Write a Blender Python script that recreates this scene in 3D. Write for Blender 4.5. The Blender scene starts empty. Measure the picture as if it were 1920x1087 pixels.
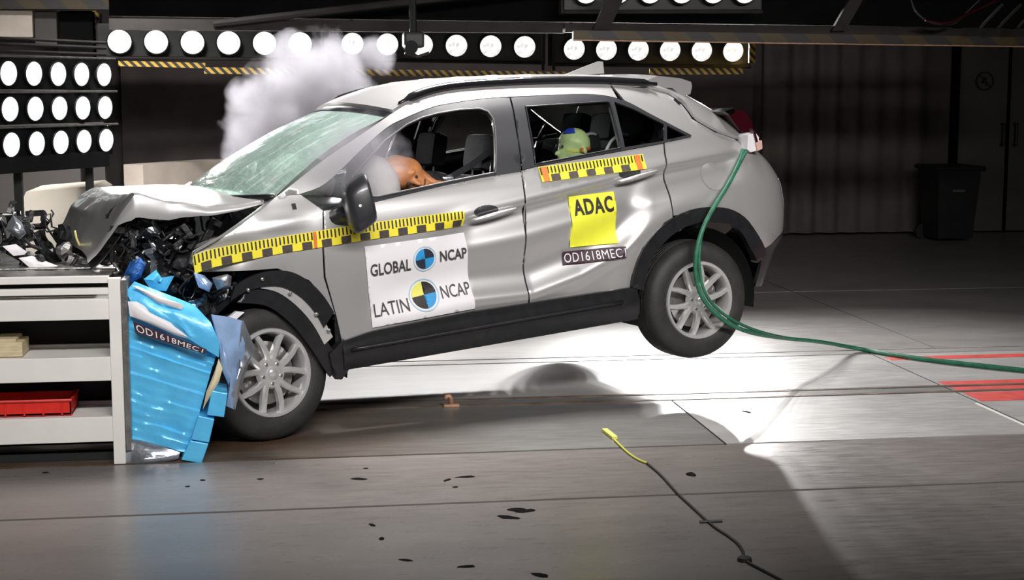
import bpy, bmesh, math, random
from mathutils import Vector, Matrix, noise
from mathutils.geometry import delaunay_2d_cdt

scene = bpy.context.scene
COL = scene.collection
R = math.radians

# ------------------------------------------------------------------ camera, world, lights, exposure
YAW, PITCH = math.atan(2900/20000), math.atan(373.5/2900)
cam = bpy.data.cameras.new('camera'); camo = bpy.data.objects.new('camera', cam); COL.objects.link(camo)
cam.sensor_width = 36.0; cam.lens = 36.0*2900/1920; cam.clip_end = 200
camo.location = (0, 0, 1.8)
camo.rotation_euler = (math.pi/2 - PITCH, 0, -YAW)
scene.camera = camo

world = bpy.data.worlds.new('world'); scene.world = world; world.use_nodes = True
world.node_tree.nodes['Background'].inputs[0].default_value = (.02, .021, .023, 1)
world.node_tree.nodes['Background'].inputs[1].default_value = .5

def area(name, loc, target, sx, sy, power, spread=180, color=(1, .97, .95)):
    L = bpy.data.lights.new(name, 'AREA'); L.shape = 'RECTANGLE'; L.size = sx; L.size_y = sy
    L.energy = power; L.color = color; L.spread = R(spread)
    o = bpy.data.objects.new(name, L); COL.objects.link(o); o.location = loc
    d = Vector(target) - Vector(loc)
    o.rotation_euler = d.to_track_quat('-Z', 'Y').to_euler()
    return o
# the hall's flood rows: above the track, and on the camera's side of the track; the left fill is added
area('flood_row_overhead', (1.5, 10.2, 5.0), (.55, 9.4, 1.4), 2.8, .5, 120, 60)
area('fill_left', (-1.9, 10.4, 4.9), (-1.5, 14.6, .7), 2.0, .4, 60, 44)  # added unseen fill that brightens the pale block and low wall
area('flood_row_near', (2.1, 2.3, 4.4), (1.3, 8.7, .95), 8.0, .4, 120, 66)
LAMP = 1.0       # glow of the lit lamp glasses
BEAM = 2.7      # watts thrown by each lamp of the gantry bars

scene.view_settings.view_transform = 'Standard'
scene.view_settings.look = 'None'
scene.view_settings.gamma = 1.0
scene.view_settings.use_curve_mapping = False
scene.view_settings.exposure = 0.0

random.seed(7)
rnd = random.uniform

# ------------------------------------------------------------------ materials
def mat(name, col, rough=.5, metal=0.0, var=.0, vscale=8.0, bump=.0, bscale=40.0, coat=0.0, trans=0.0,
        emit=None, estr=0.0, spec=.5, alpha=1.0, stretch=(1, 1, 1), rvar=0.0):
    m = bpy.data.materials.new(name); m.use_nodes = True
    nt = m.node_tree; b = nt.nodes['Principled BSDF']
    b.inputs['Base Color'].default_value = (*col, 1)
    b.inputs['Roughness'].default_value = rough; b.inputs['Metallic'].default_value = metal
    b.inputs['Coat Weight'].default_value = coat; b.inputs['Coat Roughness'].default_value = .08
    b.inputs['Transmission Weight'].default_value = trans
    b.inputs['Specular IOR Level'].default_value = spec; b.inputs['Alpha'].default_value = alpha
    if emit:
        b.inputs['Emission Color'].default_value = (*emit, 1); b.inputs['Emission Strength'].default_value = estr
    if var or bump or rvar:
        tc = nt.nodes.new('ShaderNodeTexCoord'); mp = nt.nodes.new('ShaderNodeMapping')
        mp.inputs['Scale'].default_value = stretch
        nt.links.new(tc.outputs['Object'], mp.inputs['Vector'])
        n = nt.nodes.new('ShaderNodeTexNoise'); n.inputs['Scale'].default_value = vscale; n.inputs['Detail'].default_value = 6
        nt.links.new(mp.outputs[0], n.inputs['Vector'])
        if var:
            cr = nt.nodes.new('ShaderNodeValToRGB'); nt.links.new(n.outputs['Fac'], cr.inputs[0])
            cr.color_ramp.elements[0].position = .3; cr.color_ramp.elements[1].position = .7
            cr.color_ramp.elements[0].color = (*[max(0, c*(1-var)) for c in col], 1)
            cr.color_ramp.elements[1].color = (*[min(1, c*(1+var)) for c in col], 1)
            nt.links.new(cr.outputs[0], b.inputs['Base Color'])
        if rvar:
            mr = nt.nodes.new('ShaderNodeMapRange'); nt.links.new(n.outputs['Fac'], mr.inputs[0])
            mr.inputs[1].default_value = .3; mr.inputs[2].default_value = .7
            mr.inputs[3].default_value = rough-rvar; mr.inputs[4].default_value = rough+rvar
            nt.links.new(mr.outputs[0], b.inputs['Roughness'])
        if bump:
            n2 = nt.nodes.new('ShaderNodeTexNoise'); n2.inputs['Scale'].default_value = bscale; n2.inputs['Detail'].default_value = 4
            nt.links.new(mp.outputs[0], n2.inputs['Vector'])
            bp = nt.nodes.new('ShaderNodeBump'); bp.inputs['Strength'].default_value = bump; bp.inputs['Distance'].default_value = .02
            nt.links.new(n2.outputs['Fac'], bp.inputs['Height']); nt.links.new(bp.outputs[0], b.inputs['Normal'])
    return m

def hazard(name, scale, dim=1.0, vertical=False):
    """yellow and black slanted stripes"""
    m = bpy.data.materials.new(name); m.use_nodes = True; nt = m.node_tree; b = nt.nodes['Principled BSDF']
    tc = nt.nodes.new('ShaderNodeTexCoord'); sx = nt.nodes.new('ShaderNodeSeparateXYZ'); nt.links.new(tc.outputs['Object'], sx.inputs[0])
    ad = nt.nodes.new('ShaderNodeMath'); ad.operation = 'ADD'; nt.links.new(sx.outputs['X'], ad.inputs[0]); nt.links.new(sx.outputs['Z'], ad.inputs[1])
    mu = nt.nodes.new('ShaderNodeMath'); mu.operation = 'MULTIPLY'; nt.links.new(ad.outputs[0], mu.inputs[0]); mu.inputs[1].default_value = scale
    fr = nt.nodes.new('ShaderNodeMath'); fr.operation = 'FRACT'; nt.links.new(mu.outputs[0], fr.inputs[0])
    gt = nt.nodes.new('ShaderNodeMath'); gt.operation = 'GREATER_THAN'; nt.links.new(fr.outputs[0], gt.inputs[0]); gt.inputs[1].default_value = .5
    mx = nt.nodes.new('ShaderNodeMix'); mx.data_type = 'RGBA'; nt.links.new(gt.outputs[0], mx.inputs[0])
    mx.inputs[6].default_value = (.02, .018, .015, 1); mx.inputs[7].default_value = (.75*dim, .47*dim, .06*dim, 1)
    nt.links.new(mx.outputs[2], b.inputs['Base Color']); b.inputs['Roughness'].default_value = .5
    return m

M = {}
M['paint'] = mat('silver_paint', (.53, .52, .515), .32, .50, coat=.5)
M['black'] = mat('black_plastic', (.016, .016, .018), .30, var=.2, vscale=20, bump=.05, bscale=150)
M['trim'] = mat('window_trim', (.030, .030, .034), .35, coat=.2)
M['gloss'] = mat('gloss_black', (.012, .012, .014), .15, coat=.5)
M['dark'] = mat('dark_inner', (.010, .010, .011), .7)
M['cloth'] = mat('seat_cloth', (.03, .03, .033), .85, var=.3, vscale=60, bump=.2, bscale=200)
M['rubber'] = mat('tyre_rubber', (.028, .027, .027), .62, var=.25, vscale=12, bump=.1, bscale=60)
M['alloy'] = mat('alloy', (.80, .79, .78), .24, .55, var=.04, vscale=20)
M['chrome'] = mat('chrome', (.8, .8, .8), .12, 1.0)
M['steel'] = mat('bare_steel', (.35, .34, .33), .35, .8, var=.25, vscale=15, bump=.2, bscale=30)
M['white'] = mat('white_enamel', (.86, .84, .80), .4, var=.04, vscale=6)
M['vinyl'] = mat('white_vinyl', (.86, .83, .86), .45, var=.015, vscale=10)
M['yellow'] = mat('yellow_vinyl', (.93, .80, .04), .45, var=.03, vscale=20)
M['adac'] = mat('lemon_vinyl', (.93, .93, .06), .45, var=.02, vscale=20)
M['orange'] = mat('orange_print', (.75, .18, .03), .5, var=.1, vscale=30)
M['ink'] = mat('black_print', (.025, .018, .02), .5, var=.2, vscale=30)
M['inkb'] = mat('tape_block_print', (.06, .045, .04), .5, var=.3, vscale=60)
M['cyan'] = mat('cyan_print', (.03, .33, .72), .5, var=.04, vscale=30)
M['navy'] = mat('navy_print', (.02, .03, .05), .5, var=.1, vscale=30)
M['lyellow'] = mat('pale_yellow_print', (.85, .83, .16), .5, var=.03, vscale=30)
M['maroon'] = mat('dark_label', (.05, .02, .035), .5, var=.2, vscale=40)
M['blue'] = mat('blue_aluminium', (.11, .57, .98), .34, .08, var=.08, vscale=14, bump=.15, bscale=25, coat=.2)
M['bluedark'] = mat('scraped_blue', (.03, .13, .42), .35, .4, var=.5, vscale=30, bump=.4, bscale=60)
M['foil'] = mat('thin_aluminium', (.42, .45, .50), .28, .75, var=.15, vscale=8, bump=.25, bscale=14)
M['bluefoil'] = mat('bluish_aluminium', (.34, .50, .78), .32, .4, var=.2, vscale=6, bump=.2, bscale=10)
M['cream'] = mat('cream_foam', (.75, .66, .45), .8, var=.1, vscale=20)
M['skin'] = mat('dummy_vinyl', (.62, .25, .10), .45, var=.15, vscale=14)
M['childskin'] = mat('child_head_vinyl', (.55, .66, .30), .4, var=.12, vscale=10)
M['childblue'] = mat('grease_paint_blue', (.03, .06, .5), .5, var=.2, vscale=20)
M['airbag'] = mat('airbag_fabric', (.72, .68, .66), .8, var=.05, vscale=12, bump=.15, bscale=20)
M['shirt'] = mat('dummy_suit', (.05, .055, .07), .8, var=.2, vscale=30)
M['hose'] = mat('green_hose', (.030, .165, .092), .45, var=.3, vscale=20)
M['red'] = mat('red_plastic', (.70, .03, .02), .35, var=.1, vscale=20)
M['redlamp'] = mat('tail_lamp_lens', (.035, .003, .006), .15, coat=.6)
M['wood'] = mat('pale_wood', (.62, .52, .33), .6, var=.2, vscale=12, stretch=(1, 8, 8))
M['concrete'] = mat('painted_concrete', (.55, .48, .41), .75, var=.1, vscale=4, bump=.1, bscale=30)
M['pale'] = mat('pale_barrier_plastic', (.74, .68, .58), .55, var=.05, vscale=5)
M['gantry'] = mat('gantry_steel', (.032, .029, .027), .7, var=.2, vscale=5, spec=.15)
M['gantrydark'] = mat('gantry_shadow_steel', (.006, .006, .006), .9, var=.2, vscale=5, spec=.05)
M['housing'] = mat('lamp_housing', (.010, .011, .011), .45, var=.2, vscale=10)
M['wall'] = mat('dark_wall', (.16, .136, .126), .8, var=.12, vscale=1.2)
M['wallg'] = mat('grey_wall', (.075, .067, .062), .8, var=.1, vscale=1.5)
M['curtain'] = mat('curtain_cloth', (.18, .152, .142), .9, var=.15, vscale=3, bump=.1, bscale=60)
M['door'] = mat('door_paint', (.14, .14, .128), .6, var=.08, vscale=3)
M['bin'] = mat('bin_plastic', (.02, .02, .021), .5, var=.2, vscale=8)
M['redtape'] = mat('red_floor_paint', (.62, .06, .05), .45, var=.2, vscale=10)
M['rust'] = mat('rusty_steel', (.42, .24, .15), .6, .3, var=.3, vscale=30)
M['raildark'] = mat('rail_flange_steel', (.16, .12, .095), .45, .3, var=.4, vscale=6)
M['wreck'] = mat('near_black_parts', (.010, .010, .011), .45, var=.3, vscale=30, bump=.2, bscale=60)  # near-black with slight random mottling
M['seal'] = mat('seal_grey', (.11, .11, .11), .4, .2, var=.1, vscale=20)
M['shard'] = mat('matt_black_shard', (.008, .007, .007), .9, var=.3, vscale=40, spec=.08)
M['hazard'] = hazard('hazard_tape', 13.0, .8)
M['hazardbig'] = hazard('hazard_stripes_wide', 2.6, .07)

# glass and lamp materials
def glass_mat(name, tint, rough=.02, mixt=.85):
    m = bpy.data.materials.new(name); m.use_nodes = True; nt = m.node_tree
    for n in list(nt.nodes):
        if n.type != 'OUTPUT_MATERIAL': nt.nodes.remove(n)
    out = [n for n in nt.nodes if n.type == 'OUTPUT_MATERIAL'][0]
    tr = nt.nodes.new('ShaderNodeBsdfTransparent'); tr.inputs[0].default_value = (*tint, 1)
    gl = nt.nodes.new('ShaderNodeBsdfGlossy'); gl.inputs['Roughness'].default_value = rough
    fr = nt.nodes.new('ShaderNodeFresnel'); fr.inputs[0].default_value = 1.5
    mx = nt.nodes.new('ShaderNodeMixShader'); nt.links.new(fr.outputs[0], mx.inputs[0])
    nt.links.new(tr.outputs[0], mx.inputs[1]); nt.links.new(gl.outputs[0], mx.inputs[2])
    nt.links.new(mx.outputs[0], out.inputs[0]); return m
M['glass'] = glass_mat('clear_glass', (.8, .85, .83))
M['privacy'] = glass_mat('privacy_glass', (.10, .11, .11))

def windscreen_mat():
    """laminated glass crazed by the impact: pale green, milky, with fine wavy cracks and painted reflection streaks"""
    m = bpy.data.materials.new('crazed_windscreen'); m.use_nodes = True; nt = m.node_tree; b = nt.nodes['Principled BSDF']
    out = [n for n in nt.nodes if n.type == 'OUTPUT_MATERIAL'][0]
    b.inputs['Base Color'].default_value = (.27, .41, .35, 1); b.inputs['Roughness'].default_value = .16
    b.inputs['Coat Weight'].default_value = .6; b.inputs['Coat Roughness'].default_value = .05
    tc = nt.nodes.new('ShaderNodeTexCoord'); mp = nt.nodes.new('ShaderNodeMapping'); nt.links.new(tc.outputs['Object'], mp.inputs[0])
    mp.inputs['Scale'].default_value = (3, 1.2, 3)
    w = nt.nodes.new('ShaderNodeTexNoise'); w.inputs['Scale'].default_value = 4.5; w.inputs['Detail'].default_value = 3
    nt.links.new(mp.outputs[0], w.inputs[0])
    bp = nt.nodes.new('ShaderNodeBump'); bp.inputs['Strength'].default_value = .35; bp.inputs['Distance'].default_value = .03
    nt.links.new(w.outputs['Fac'], bp.inputs['Height']); nt.links.new(bp.outputs[0], b.inputs['Normal']); nt.links.new(bp.outputs[0], b.inputs['Coat Normal'])
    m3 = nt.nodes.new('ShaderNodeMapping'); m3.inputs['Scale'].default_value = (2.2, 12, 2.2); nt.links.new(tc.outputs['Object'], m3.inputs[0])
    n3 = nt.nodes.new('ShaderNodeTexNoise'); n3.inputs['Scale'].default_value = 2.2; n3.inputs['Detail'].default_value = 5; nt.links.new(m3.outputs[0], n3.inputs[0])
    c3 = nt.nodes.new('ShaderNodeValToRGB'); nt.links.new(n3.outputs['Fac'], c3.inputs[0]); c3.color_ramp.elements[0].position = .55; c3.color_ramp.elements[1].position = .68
    c3.color_ramp.elements[0].color = (.36, .50, .44, 1); c3.color_ramp.elements[1].color = (.62, .72, .67, 1); nt.links.new(c3.outputs[0], b.inputs['Base Color'])  # lamp reflections painted as pale streaks in the base colour
    tr = nt.nodes.new('ShaderNodeBsdfTransparent'); tr.inputs[0].default_value = (.75, .92, .84, 1)
    vo = nt.nodes.new('ShaderNodeTexVoronoi'); vo.feature = 'DISTANCE_TO_EDGE'; vo.inputs['Scale'].default_value = 9
    nt.links.new(tc.outputs['Object'], vo.inputs[0])
    mr = nt.nodes.new('ShaderNodeMapRange'); nt.links.new(vo.outputs[0], mr.inputs[0])
    mr.inputs[1].default_value = 0; mr.inputs[2].default_value = .06; mr.inputs[3].default_value = .74; mr.inputs[4].default_value = .66
    mx = nt.nodes.new('ShaderNodeMixShader'); nt.links.new(mr.outputs[0], mx.inputs[0])
    nt.links.new(tr.outputs[0], mx.inputs[1]); nt.links.new(b.outputs[0], mx.inputs[2]); nt.links.new(mx.outputs[0], out.inputs[0])
    return m
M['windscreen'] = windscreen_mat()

def lamp_mat():
    m = bpy.data.materials.new('lit_lamp_glass'); m.use_nodes = True; nt = m.node_tree; b = nt.nodes['Principled BSDF']
    b.inputs['Base Color'].default_value = (.8, .8, .8, 1)
    b.inputs['Emission Color'].default_value = (1, .985, .97, 1)
    # facets of the moulded glass
    tc = nt.nodes.new('ShaderNodeTexCoord'); vo = nt.nodes.new('ShaderNodeTexVoronoi'); vo.inputs['Scale'].default_value = 3.2; nt.links.new(tc.outputs['Object'], vo.inputs[0])
    mr = nt.nodes.new('ShaderNodeMapRange'); nt.links.new(vo.outputs['Color'], mr.inputs[0]); mr.inputs[3].default_value = .62*LAMP; mr.inputs[4].default_value = 1.25*LAMP
    nt.links.new(mr.outputs[0], b.inputs['Emission Strength'])
    return m
M['lamp'] = lamp_mat()
M['lampside'] = M['lamp'].copy(); M['lampside'].name = 'lit_bank_lamp_glass'
M['lampside'].node_tree.nodes['Principled BSDF'].inputs['Emission Color'].default_value = (.90, .97, .93, 1)

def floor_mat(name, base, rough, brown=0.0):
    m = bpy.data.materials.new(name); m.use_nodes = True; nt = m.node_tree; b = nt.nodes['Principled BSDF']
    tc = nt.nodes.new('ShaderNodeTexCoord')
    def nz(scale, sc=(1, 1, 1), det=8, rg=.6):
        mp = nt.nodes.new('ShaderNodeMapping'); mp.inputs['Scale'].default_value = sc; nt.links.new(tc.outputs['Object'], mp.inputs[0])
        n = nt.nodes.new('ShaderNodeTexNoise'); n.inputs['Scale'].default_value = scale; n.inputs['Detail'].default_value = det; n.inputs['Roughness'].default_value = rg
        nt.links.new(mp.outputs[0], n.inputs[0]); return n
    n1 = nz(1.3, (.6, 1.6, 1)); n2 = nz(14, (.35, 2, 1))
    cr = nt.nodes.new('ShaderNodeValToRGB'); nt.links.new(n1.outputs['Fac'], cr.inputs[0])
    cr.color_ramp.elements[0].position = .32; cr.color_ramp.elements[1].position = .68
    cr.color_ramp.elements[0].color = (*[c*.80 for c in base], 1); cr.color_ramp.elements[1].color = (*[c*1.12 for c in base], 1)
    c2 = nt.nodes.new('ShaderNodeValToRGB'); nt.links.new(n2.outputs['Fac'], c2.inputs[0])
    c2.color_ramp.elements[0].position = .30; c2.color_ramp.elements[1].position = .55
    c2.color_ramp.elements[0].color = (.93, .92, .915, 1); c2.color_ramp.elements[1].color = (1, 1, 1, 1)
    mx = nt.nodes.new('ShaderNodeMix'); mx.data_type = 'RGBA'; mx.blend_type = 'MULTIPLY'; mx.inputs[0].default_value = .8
    nt.links.new(cr.outputs[0], mx.inputs[6]); nt.links.new(c2.outputs[0], mx.inputs[7])
    last = mx.outputs[2]
    if brown:
        # a patch of rust and oil dirt beside the tow rail, with an edge broken up by noise
        sx = nt.nodes.new('ShaderNodeSeparateXYZ'); nt.links.new(tc.outputs['Object'], sx.inputs[0])
        ge = nt.nodes.new('ShaderNodeNewGeometry'); sp = nt.nodes.new('ShaderNodeSeparateXYZ'); nt.links.new(ge.outputs['Position'], sp.inputs[0])
        mr = nt.nodes.new('ShaderNodeMapRange'); nt.links.new(sp.outputs['X'], mr.inputs[0])
        mr.inputs[1].default_value = -.1; mr.inputs[2].default_value = 1.25; mr.inputs[3].default_value = 1.0; mr.inputs[4].default_value = 0.0
        n3 = nz(2.2, (.7, 1.8, 1)); ad = nt.nodes.new('ShaderNodeMath'); ad.operation = 'MULTIPLY_ADD'
        nt.links.new(n3.outputs['Fac'], ad.inputs[0]); ad.inputs[1].default_value = 1.6; ad.inputs[2].default_value = .05
        mm = nt.nodes.new('ShaderNodeMath'); mm.operation = 'MULTIPLY'; mm.use_clamp = True
        nt.links.new(mr.outputs[0], mm.inputs[0]); nt.links.new(ad.outputs[0], mm.inputs[1])
        ms = nt.nodes.new('ShaderNodeMath'); ms.operation = 'MULTIPLY'; ms.use_clamp = True; nt.links.new(mm.outputs[0], ms.inputs[0]); ms.inputs[1].default_value = brown
        m2 = nt.nodes.new('ShaderNodeMix'); m2.data_type = 'RGBA'; nt.links.new(ms.outputs[0], m2.inputs[0])
        nt.links.new(last, m2.inputs[6]); m2.inputs[7].default_value = (.085, .050, .028, 1); last = m2.outputs[2]
    nt.links.new(last, b.inputs['Base Color'])
    mr2 = nt.nodes.new('ShaderNodeMapRange'); nt.links.new(n2.outputs['Fac'], mr2.inputs[0])
    mr2.inputs[1].default_value = .3; mr2.inputs[2].default_value = .7; mr2.inputs[3].default_value = rough-.06; mr2.inputs[4].default_value = rough+.08
    nt.links.new(mr2.outputs[0], b.inputs['Roughness'])
    bp = nt.nodes.new('ShaderNodeBump'); bp.inputs['Strength'].default_value = .01; bp.inputs['Distance'].default_value = .01
    nt.links.new(n2.outputs['Fac'], bp.inputs['Height']); nt.links.new(bp.outputs[0], b.inputs['Normal'])
    return m
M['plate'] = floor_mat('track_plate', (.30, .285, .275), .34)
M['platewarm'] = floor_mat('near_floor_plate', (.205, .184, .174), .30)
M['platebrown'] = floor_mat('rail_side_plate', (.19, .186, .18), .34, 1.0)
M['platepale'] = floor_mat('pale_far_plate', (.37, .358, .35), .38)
M['subfloor'] = mat('joint_dark', (.03, .027, .025), .9)  # dark base below the plates, seen in the joints

# ------------------------------------------------------------------ mesh helpers
def link(name, me, m, parent=None, smooth=False):
    o = bpy.data.objects.new(name, me); COL.objects.link(o)
    if m is not None: me.materials.append(m)
    if parent is not None: o.parent = parent
    if smooth:
        for p in me.polygons: p.use_smooth = True
    return o

def tag(o, label, cat, group=None, kind=None):
    o['label'] = label
    if cat: o['category'] = cat
    if group: o['group'] = group
    if kind: o['kind'] = kind
    return o

def thing(name, label, cat, loc=(0, 0, 0), group=None):
    o = bpy.data.objects.new(name, None); COL.objects.link(o); o.location = loc; o.empty_display_size = .1
    return tag(o, label, cat, group)

def struct(o, label=None):
    o['kind'] = 'structure'
    if label: o['label'] = label
    return o

class MB:
    def __init__(s): s.v = []; s.f = []
    def add(s, v, f):
        n = len(s.v); s.v += [tuple(p) for p in v]; s.f += [tuple(i+n for i in q) for q in f]; return s
    def box(s, c, size, rot=None, bev=0.0):
        c = Vector(c); h = Vector(size)/2
        if bev <= 0:
            v = [Vector((x*h.x, y*h.y, z*h.z)) for x in (-1, 1) for y in (-1, 1) for z in (-1, 1)]
            f = [(0, 1, 3, 2), (4, 6, 7, 5), (0, 4, 5, 1), (2, 3, 7, 6), (0, 2, 6, 4), (1, 5, 7, 3)]
        else:
            bm = bmesh.new(); bmesh.ops.create_cube(bm, size=1.0)
            for q in bm.verts: q.co = Vector((q.co.x*size[0], q.co.y*size[1], q.co.z*size[2]))
            bmesh.ops.bevel(bm, geom=list(bm.edges), offset=bev, segments=2, affect='EDGES', profile=.6)
            bm.verts.index_update(); v = [q.co.copy() for q in bm.verts]; f = [tuple(x.index for x in q.verts) for q in bm.faces]; bm.free()
        if rot is not None: v = [rot @ q for q in v]
        return s.add([c+q for q in v], f)
    def tube(s, pts, r, n=10, cap=True):
        pts = [Vector(p) for p in pts]; rr = r if isinstance(r, (list, tuple)) else [r]*len(pts)
        v = []; f = []; up = Vector((0, 0, 1)); prev = None
        for i, p in enumerate(pts):
            d = (pts[min(i+1, len(pts)-1)]-pts[max(i-1, 0)]).normalized()
            a = d.cross(up if abs(d.z) < .9 else Vector((1, 0, 0))).normalized() if prev is None else (prev - d*prev.dot(d)).normalized()
            prev = a; b = d.cross(a)
            for k in range(n):
                t = 2*math.pi*k/n; v.append(p+(a*math.cos(t)+b*math.sin(t))*rr[i])
        for i in range(len(pts)-1):
            for k in range(n):
                f.append((i*n+k, (i+1)*n+k, (i+1)*n+(k+1) % n, i*n+(k+1) % n))
        if cap: f.append(tuple(range(n))); f.append(tuple(range((len(pts)-1)*n+n-1, (len(pts)-1)*n-1, -1)))
        return s.add(v, f)
    def lathe(s, prof, n=40, axis='y', c=(0, 0, 0), close=False):
        """prof: (radius, along axis)"""
        v = []; f = []; c = Vector(c); m = len(prof)
        for k in range(n):
            t = 2*math.pi*k/n
            for r, h in prof:
                p = Vector((r*math.cos(t), h, r*math.sin(t))) if axis == 'y' else Vector((r*math.cos(t), r*math.sin(t), h))
                v.append(c+p)
        for k in range(n):
            k2 = (k+1) % n
            for i in range(m-1 if not close else m):
                j = (i+1) % m
                f.append((k*m+i, k*m+j, k2*m+j, k2*m+i))
        return s.add(v, f)
    def prism(s, poly, fn0, fn1):
        """poly of 2D points, fn0 and fn1 give the front and the back point"""
        n = len(poly); v = [fn0(*p) for p in poly]+[fn1(*p) for p in poly]
        f = [tuple(range(n)), tuple(range(2*n-1, n-1, -1))]+[(i, n+i, n+(i+1) % n, (i+1) % n) for i in range(n)]
        return s.add(v, f)
    def grid(s, fn, nu, nv):
        v = [fn(i/nu, j/nv) for i in range(nu+1) for j in range(nv+1)]
        f = [(i*(nv+1)+j, (i+1)*(nv+1)+j, (i+1)*(nv+1)+j+1, i*(nv+1)+j+1) for i in range(nu) for j in range(nv)]
        return s.add(v, f)
    def build(s, name, m, parent=None, smooth=False, fix=True, angle=None):
        me = bpy.data.meshes.new(name); me.from_pydata([tuple(p) for p in s.v], [], s.f); me.update()
        if fix:
            bm = bmesh.new(); bm.from_mesh(me); bmesh.ops.recalc_face_normals(bm, faces=bm.faces); bm.to_mesh(me); bm.free()
        o = link(name, me, m, parent, smooth or angle is not None)
        if angle is not None: me.set_sharp_from_angle(angle=R(angle))
        return o

def solid(o, t, offset=-1):
    me = o.data; cnt = {}
    for p in me.polygons:
        for k in p.edge_keys: cnt[k] = cnt.get(k, 0)+1
    for e in me.edges:
        if cnt.get(tuple(sorted(e.vertices)), 0) == 1: e.use_edge_sharp = True
    md = o.modifiers.new('thickness', 'SOLIDIFY'); md.thickness = t; md.offset = offset
    return o

def blob(name, parts, m, parent=None, vox=.014, it=8):
    """one continuous surface grown over capsules (p0, p1, r0, r1)"""
    mb = MB()
    for p0, p1, r0, r1 in parts:
        p0 = Vector(p0); p1 = Vector(p1); n = 7
        d = (p1-p0); L = d.length; dn = d.normalized() if L > 1e-6 else Vector((0, 0, 1))
        pts = []; rad = []
        for k in range(5): a = math.pi/2*(1-k/5); pts.append(p0-dn*r0*math.sin(a)); rad.append(max(.002, r0*math.cos(a)))
        for k in range(n+1): t = k/n; pts.append(p0+d*t); rad.append(r0+(r1-r0)*t)
        for k in range(1, 6): a = math.pi/2*k/5; pts.append(p1+dn*r1*math.sin(a)); rad.append(max(.002, r1*math.cos(a)))
        mb.tube(pts, rad, 16)
    o = mb.build(name, m, parent, True)
    r = o.modifiers.new('remesh', 'REMESH'); r.mode = 'VOXEL'; r.voxel_size = vox; r.use_smooth_shade = True
    s = o.modifiers.new('smooth', 'SMOOTH'); s.iterations = it; s.factor = .5
    return o

def interp(T, x):
    if x <= T[0][0]: return T[0][1]
    for (a, b), (c, d) in zip(T, T[1:]):
        if x <= c: return b+(d-b)*(x-a)/(c-a) if c > a else d
    return T[-1][1]
def smooth_interp(T, z):
    x = [a for a, b in T]; y = [b for a, b in T]
    if z <= x[0]: return y[0]
    if z >= x[-1]: return y[-1]
    i = max(k for k in range(len(x)-1) if x[k] <= z); h = x[i+1]-x[i]; t = (z-x[i])/h
    d = lambda k: (y[min(k+1, len(x)-1)]-y[max(k-1, 0)])/(x[min(k+1, len(x)-1)]-x[max(k-1, 0)])
    m0, m1 = d(i)*h, d(i+1)*h
    return (2*t**3-3*t*t+1)*y[i]+(t**3-2*t*t+t)*m0+(-2*t**3+3*t*t)*y[i+1]+(t**3-t*t)*m1
def ramp(x, a, b):
    t = max(0, min(1, (x-a)/(b-a))); return t*t*(3-2*t)

# ------------------------------------------------------------------ the hall
def slab(name, x0, x1, y0, y1, z0, z1, m, parent=None, bev=0.0):
    return MB().box(((x0+x1)/2, (y0+y1)/2, (z0+z1)/2), (x1-x0, y1-y0, z1-z0), bev=bev).build(name, m, parent)

sub = struct(slab('floor', -9, 14, -4, 19.2, -.30, -.055, M['subfloor']), 'test hall floor of large grey steel plates with dark joints')
g = .028
XS = {'a': [-9, -3.2, 6.2, 14], 'b': [-9, -3.2, 6.2, 14], 'c': [-9, 2.205, 3.96, 14], 'd': [-9, 3.96, 14], 'e': [-9, 3.96, 14], 'f': [-9, -1.0, 4.5, 14]}
def row(y0, y1, xs, m, z=0.0):
    for a, b in zip(xs, xs[1:]):
        o = slab('floor_plate', a+.006, b-.006, y0+g/2, y1-g/2, -.06, z, m, sub)
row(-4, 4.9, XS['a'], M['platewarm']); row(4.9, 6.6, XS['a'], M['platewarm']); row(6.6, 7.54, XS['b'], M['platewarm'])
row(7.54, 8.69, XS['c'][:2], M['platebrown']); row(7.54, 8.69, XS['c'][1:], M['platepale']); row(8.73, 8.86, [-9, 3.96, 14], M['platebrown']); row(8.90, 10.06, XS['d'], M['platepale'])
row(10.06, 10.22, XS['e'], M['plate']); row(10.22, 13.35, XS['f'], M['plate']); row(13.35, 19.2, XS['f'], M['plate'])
# the tow rail: two thin bright flanges in the slot
for y in (8.700, 8.722, 8.868, 8.892):
    slab('rail_strip', -2.0, 9.0, y-.006, y+.006, -.06, .003, M['raildark'], sub)
# red paint bands on the floor past the cross joint
for (x0, x1, y0, y1) in ((3.99, 9, 8.86, 9.02), (3.99, 9, 8.40, 8.66), (3.99, 9, 8.70, 8.83), (4.0, 9, 9.80, 9.92)):
    slab('red_band', x0, x1, y0, y1, 0, .0015, M['redtape'], sub)
slab('white_edge_line', 3.925, 3.945, 6.9, 8.35, 0, .0012, M['white'], sub)

struct(slab('wall_back', -9, 14, 18.8, 19.1, 0, 6.0, M['wall']), 'dark back wall of the hall')
struct(slab('wall_left', -9.2, -9, -4, 19.2, 0, 6.0, M['wallg']), 'dark side wall of the hall')
struct(slab('wall_right', 14, 14.2, -4, 19.2, 0, 6.0, M['wallg']), 'dark right side wall of the hall')
struct(slab('wall_front', -9, 14, -4.2, -4, 0, 6.0, M['wallg']), 'dark wall behind the photographer')
struct(slab('ceiling', -9, 14, -4, 19.2, 6.0, 6.2, M['gantrydark']), 'black unlit ceiling of the hall')

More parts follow.
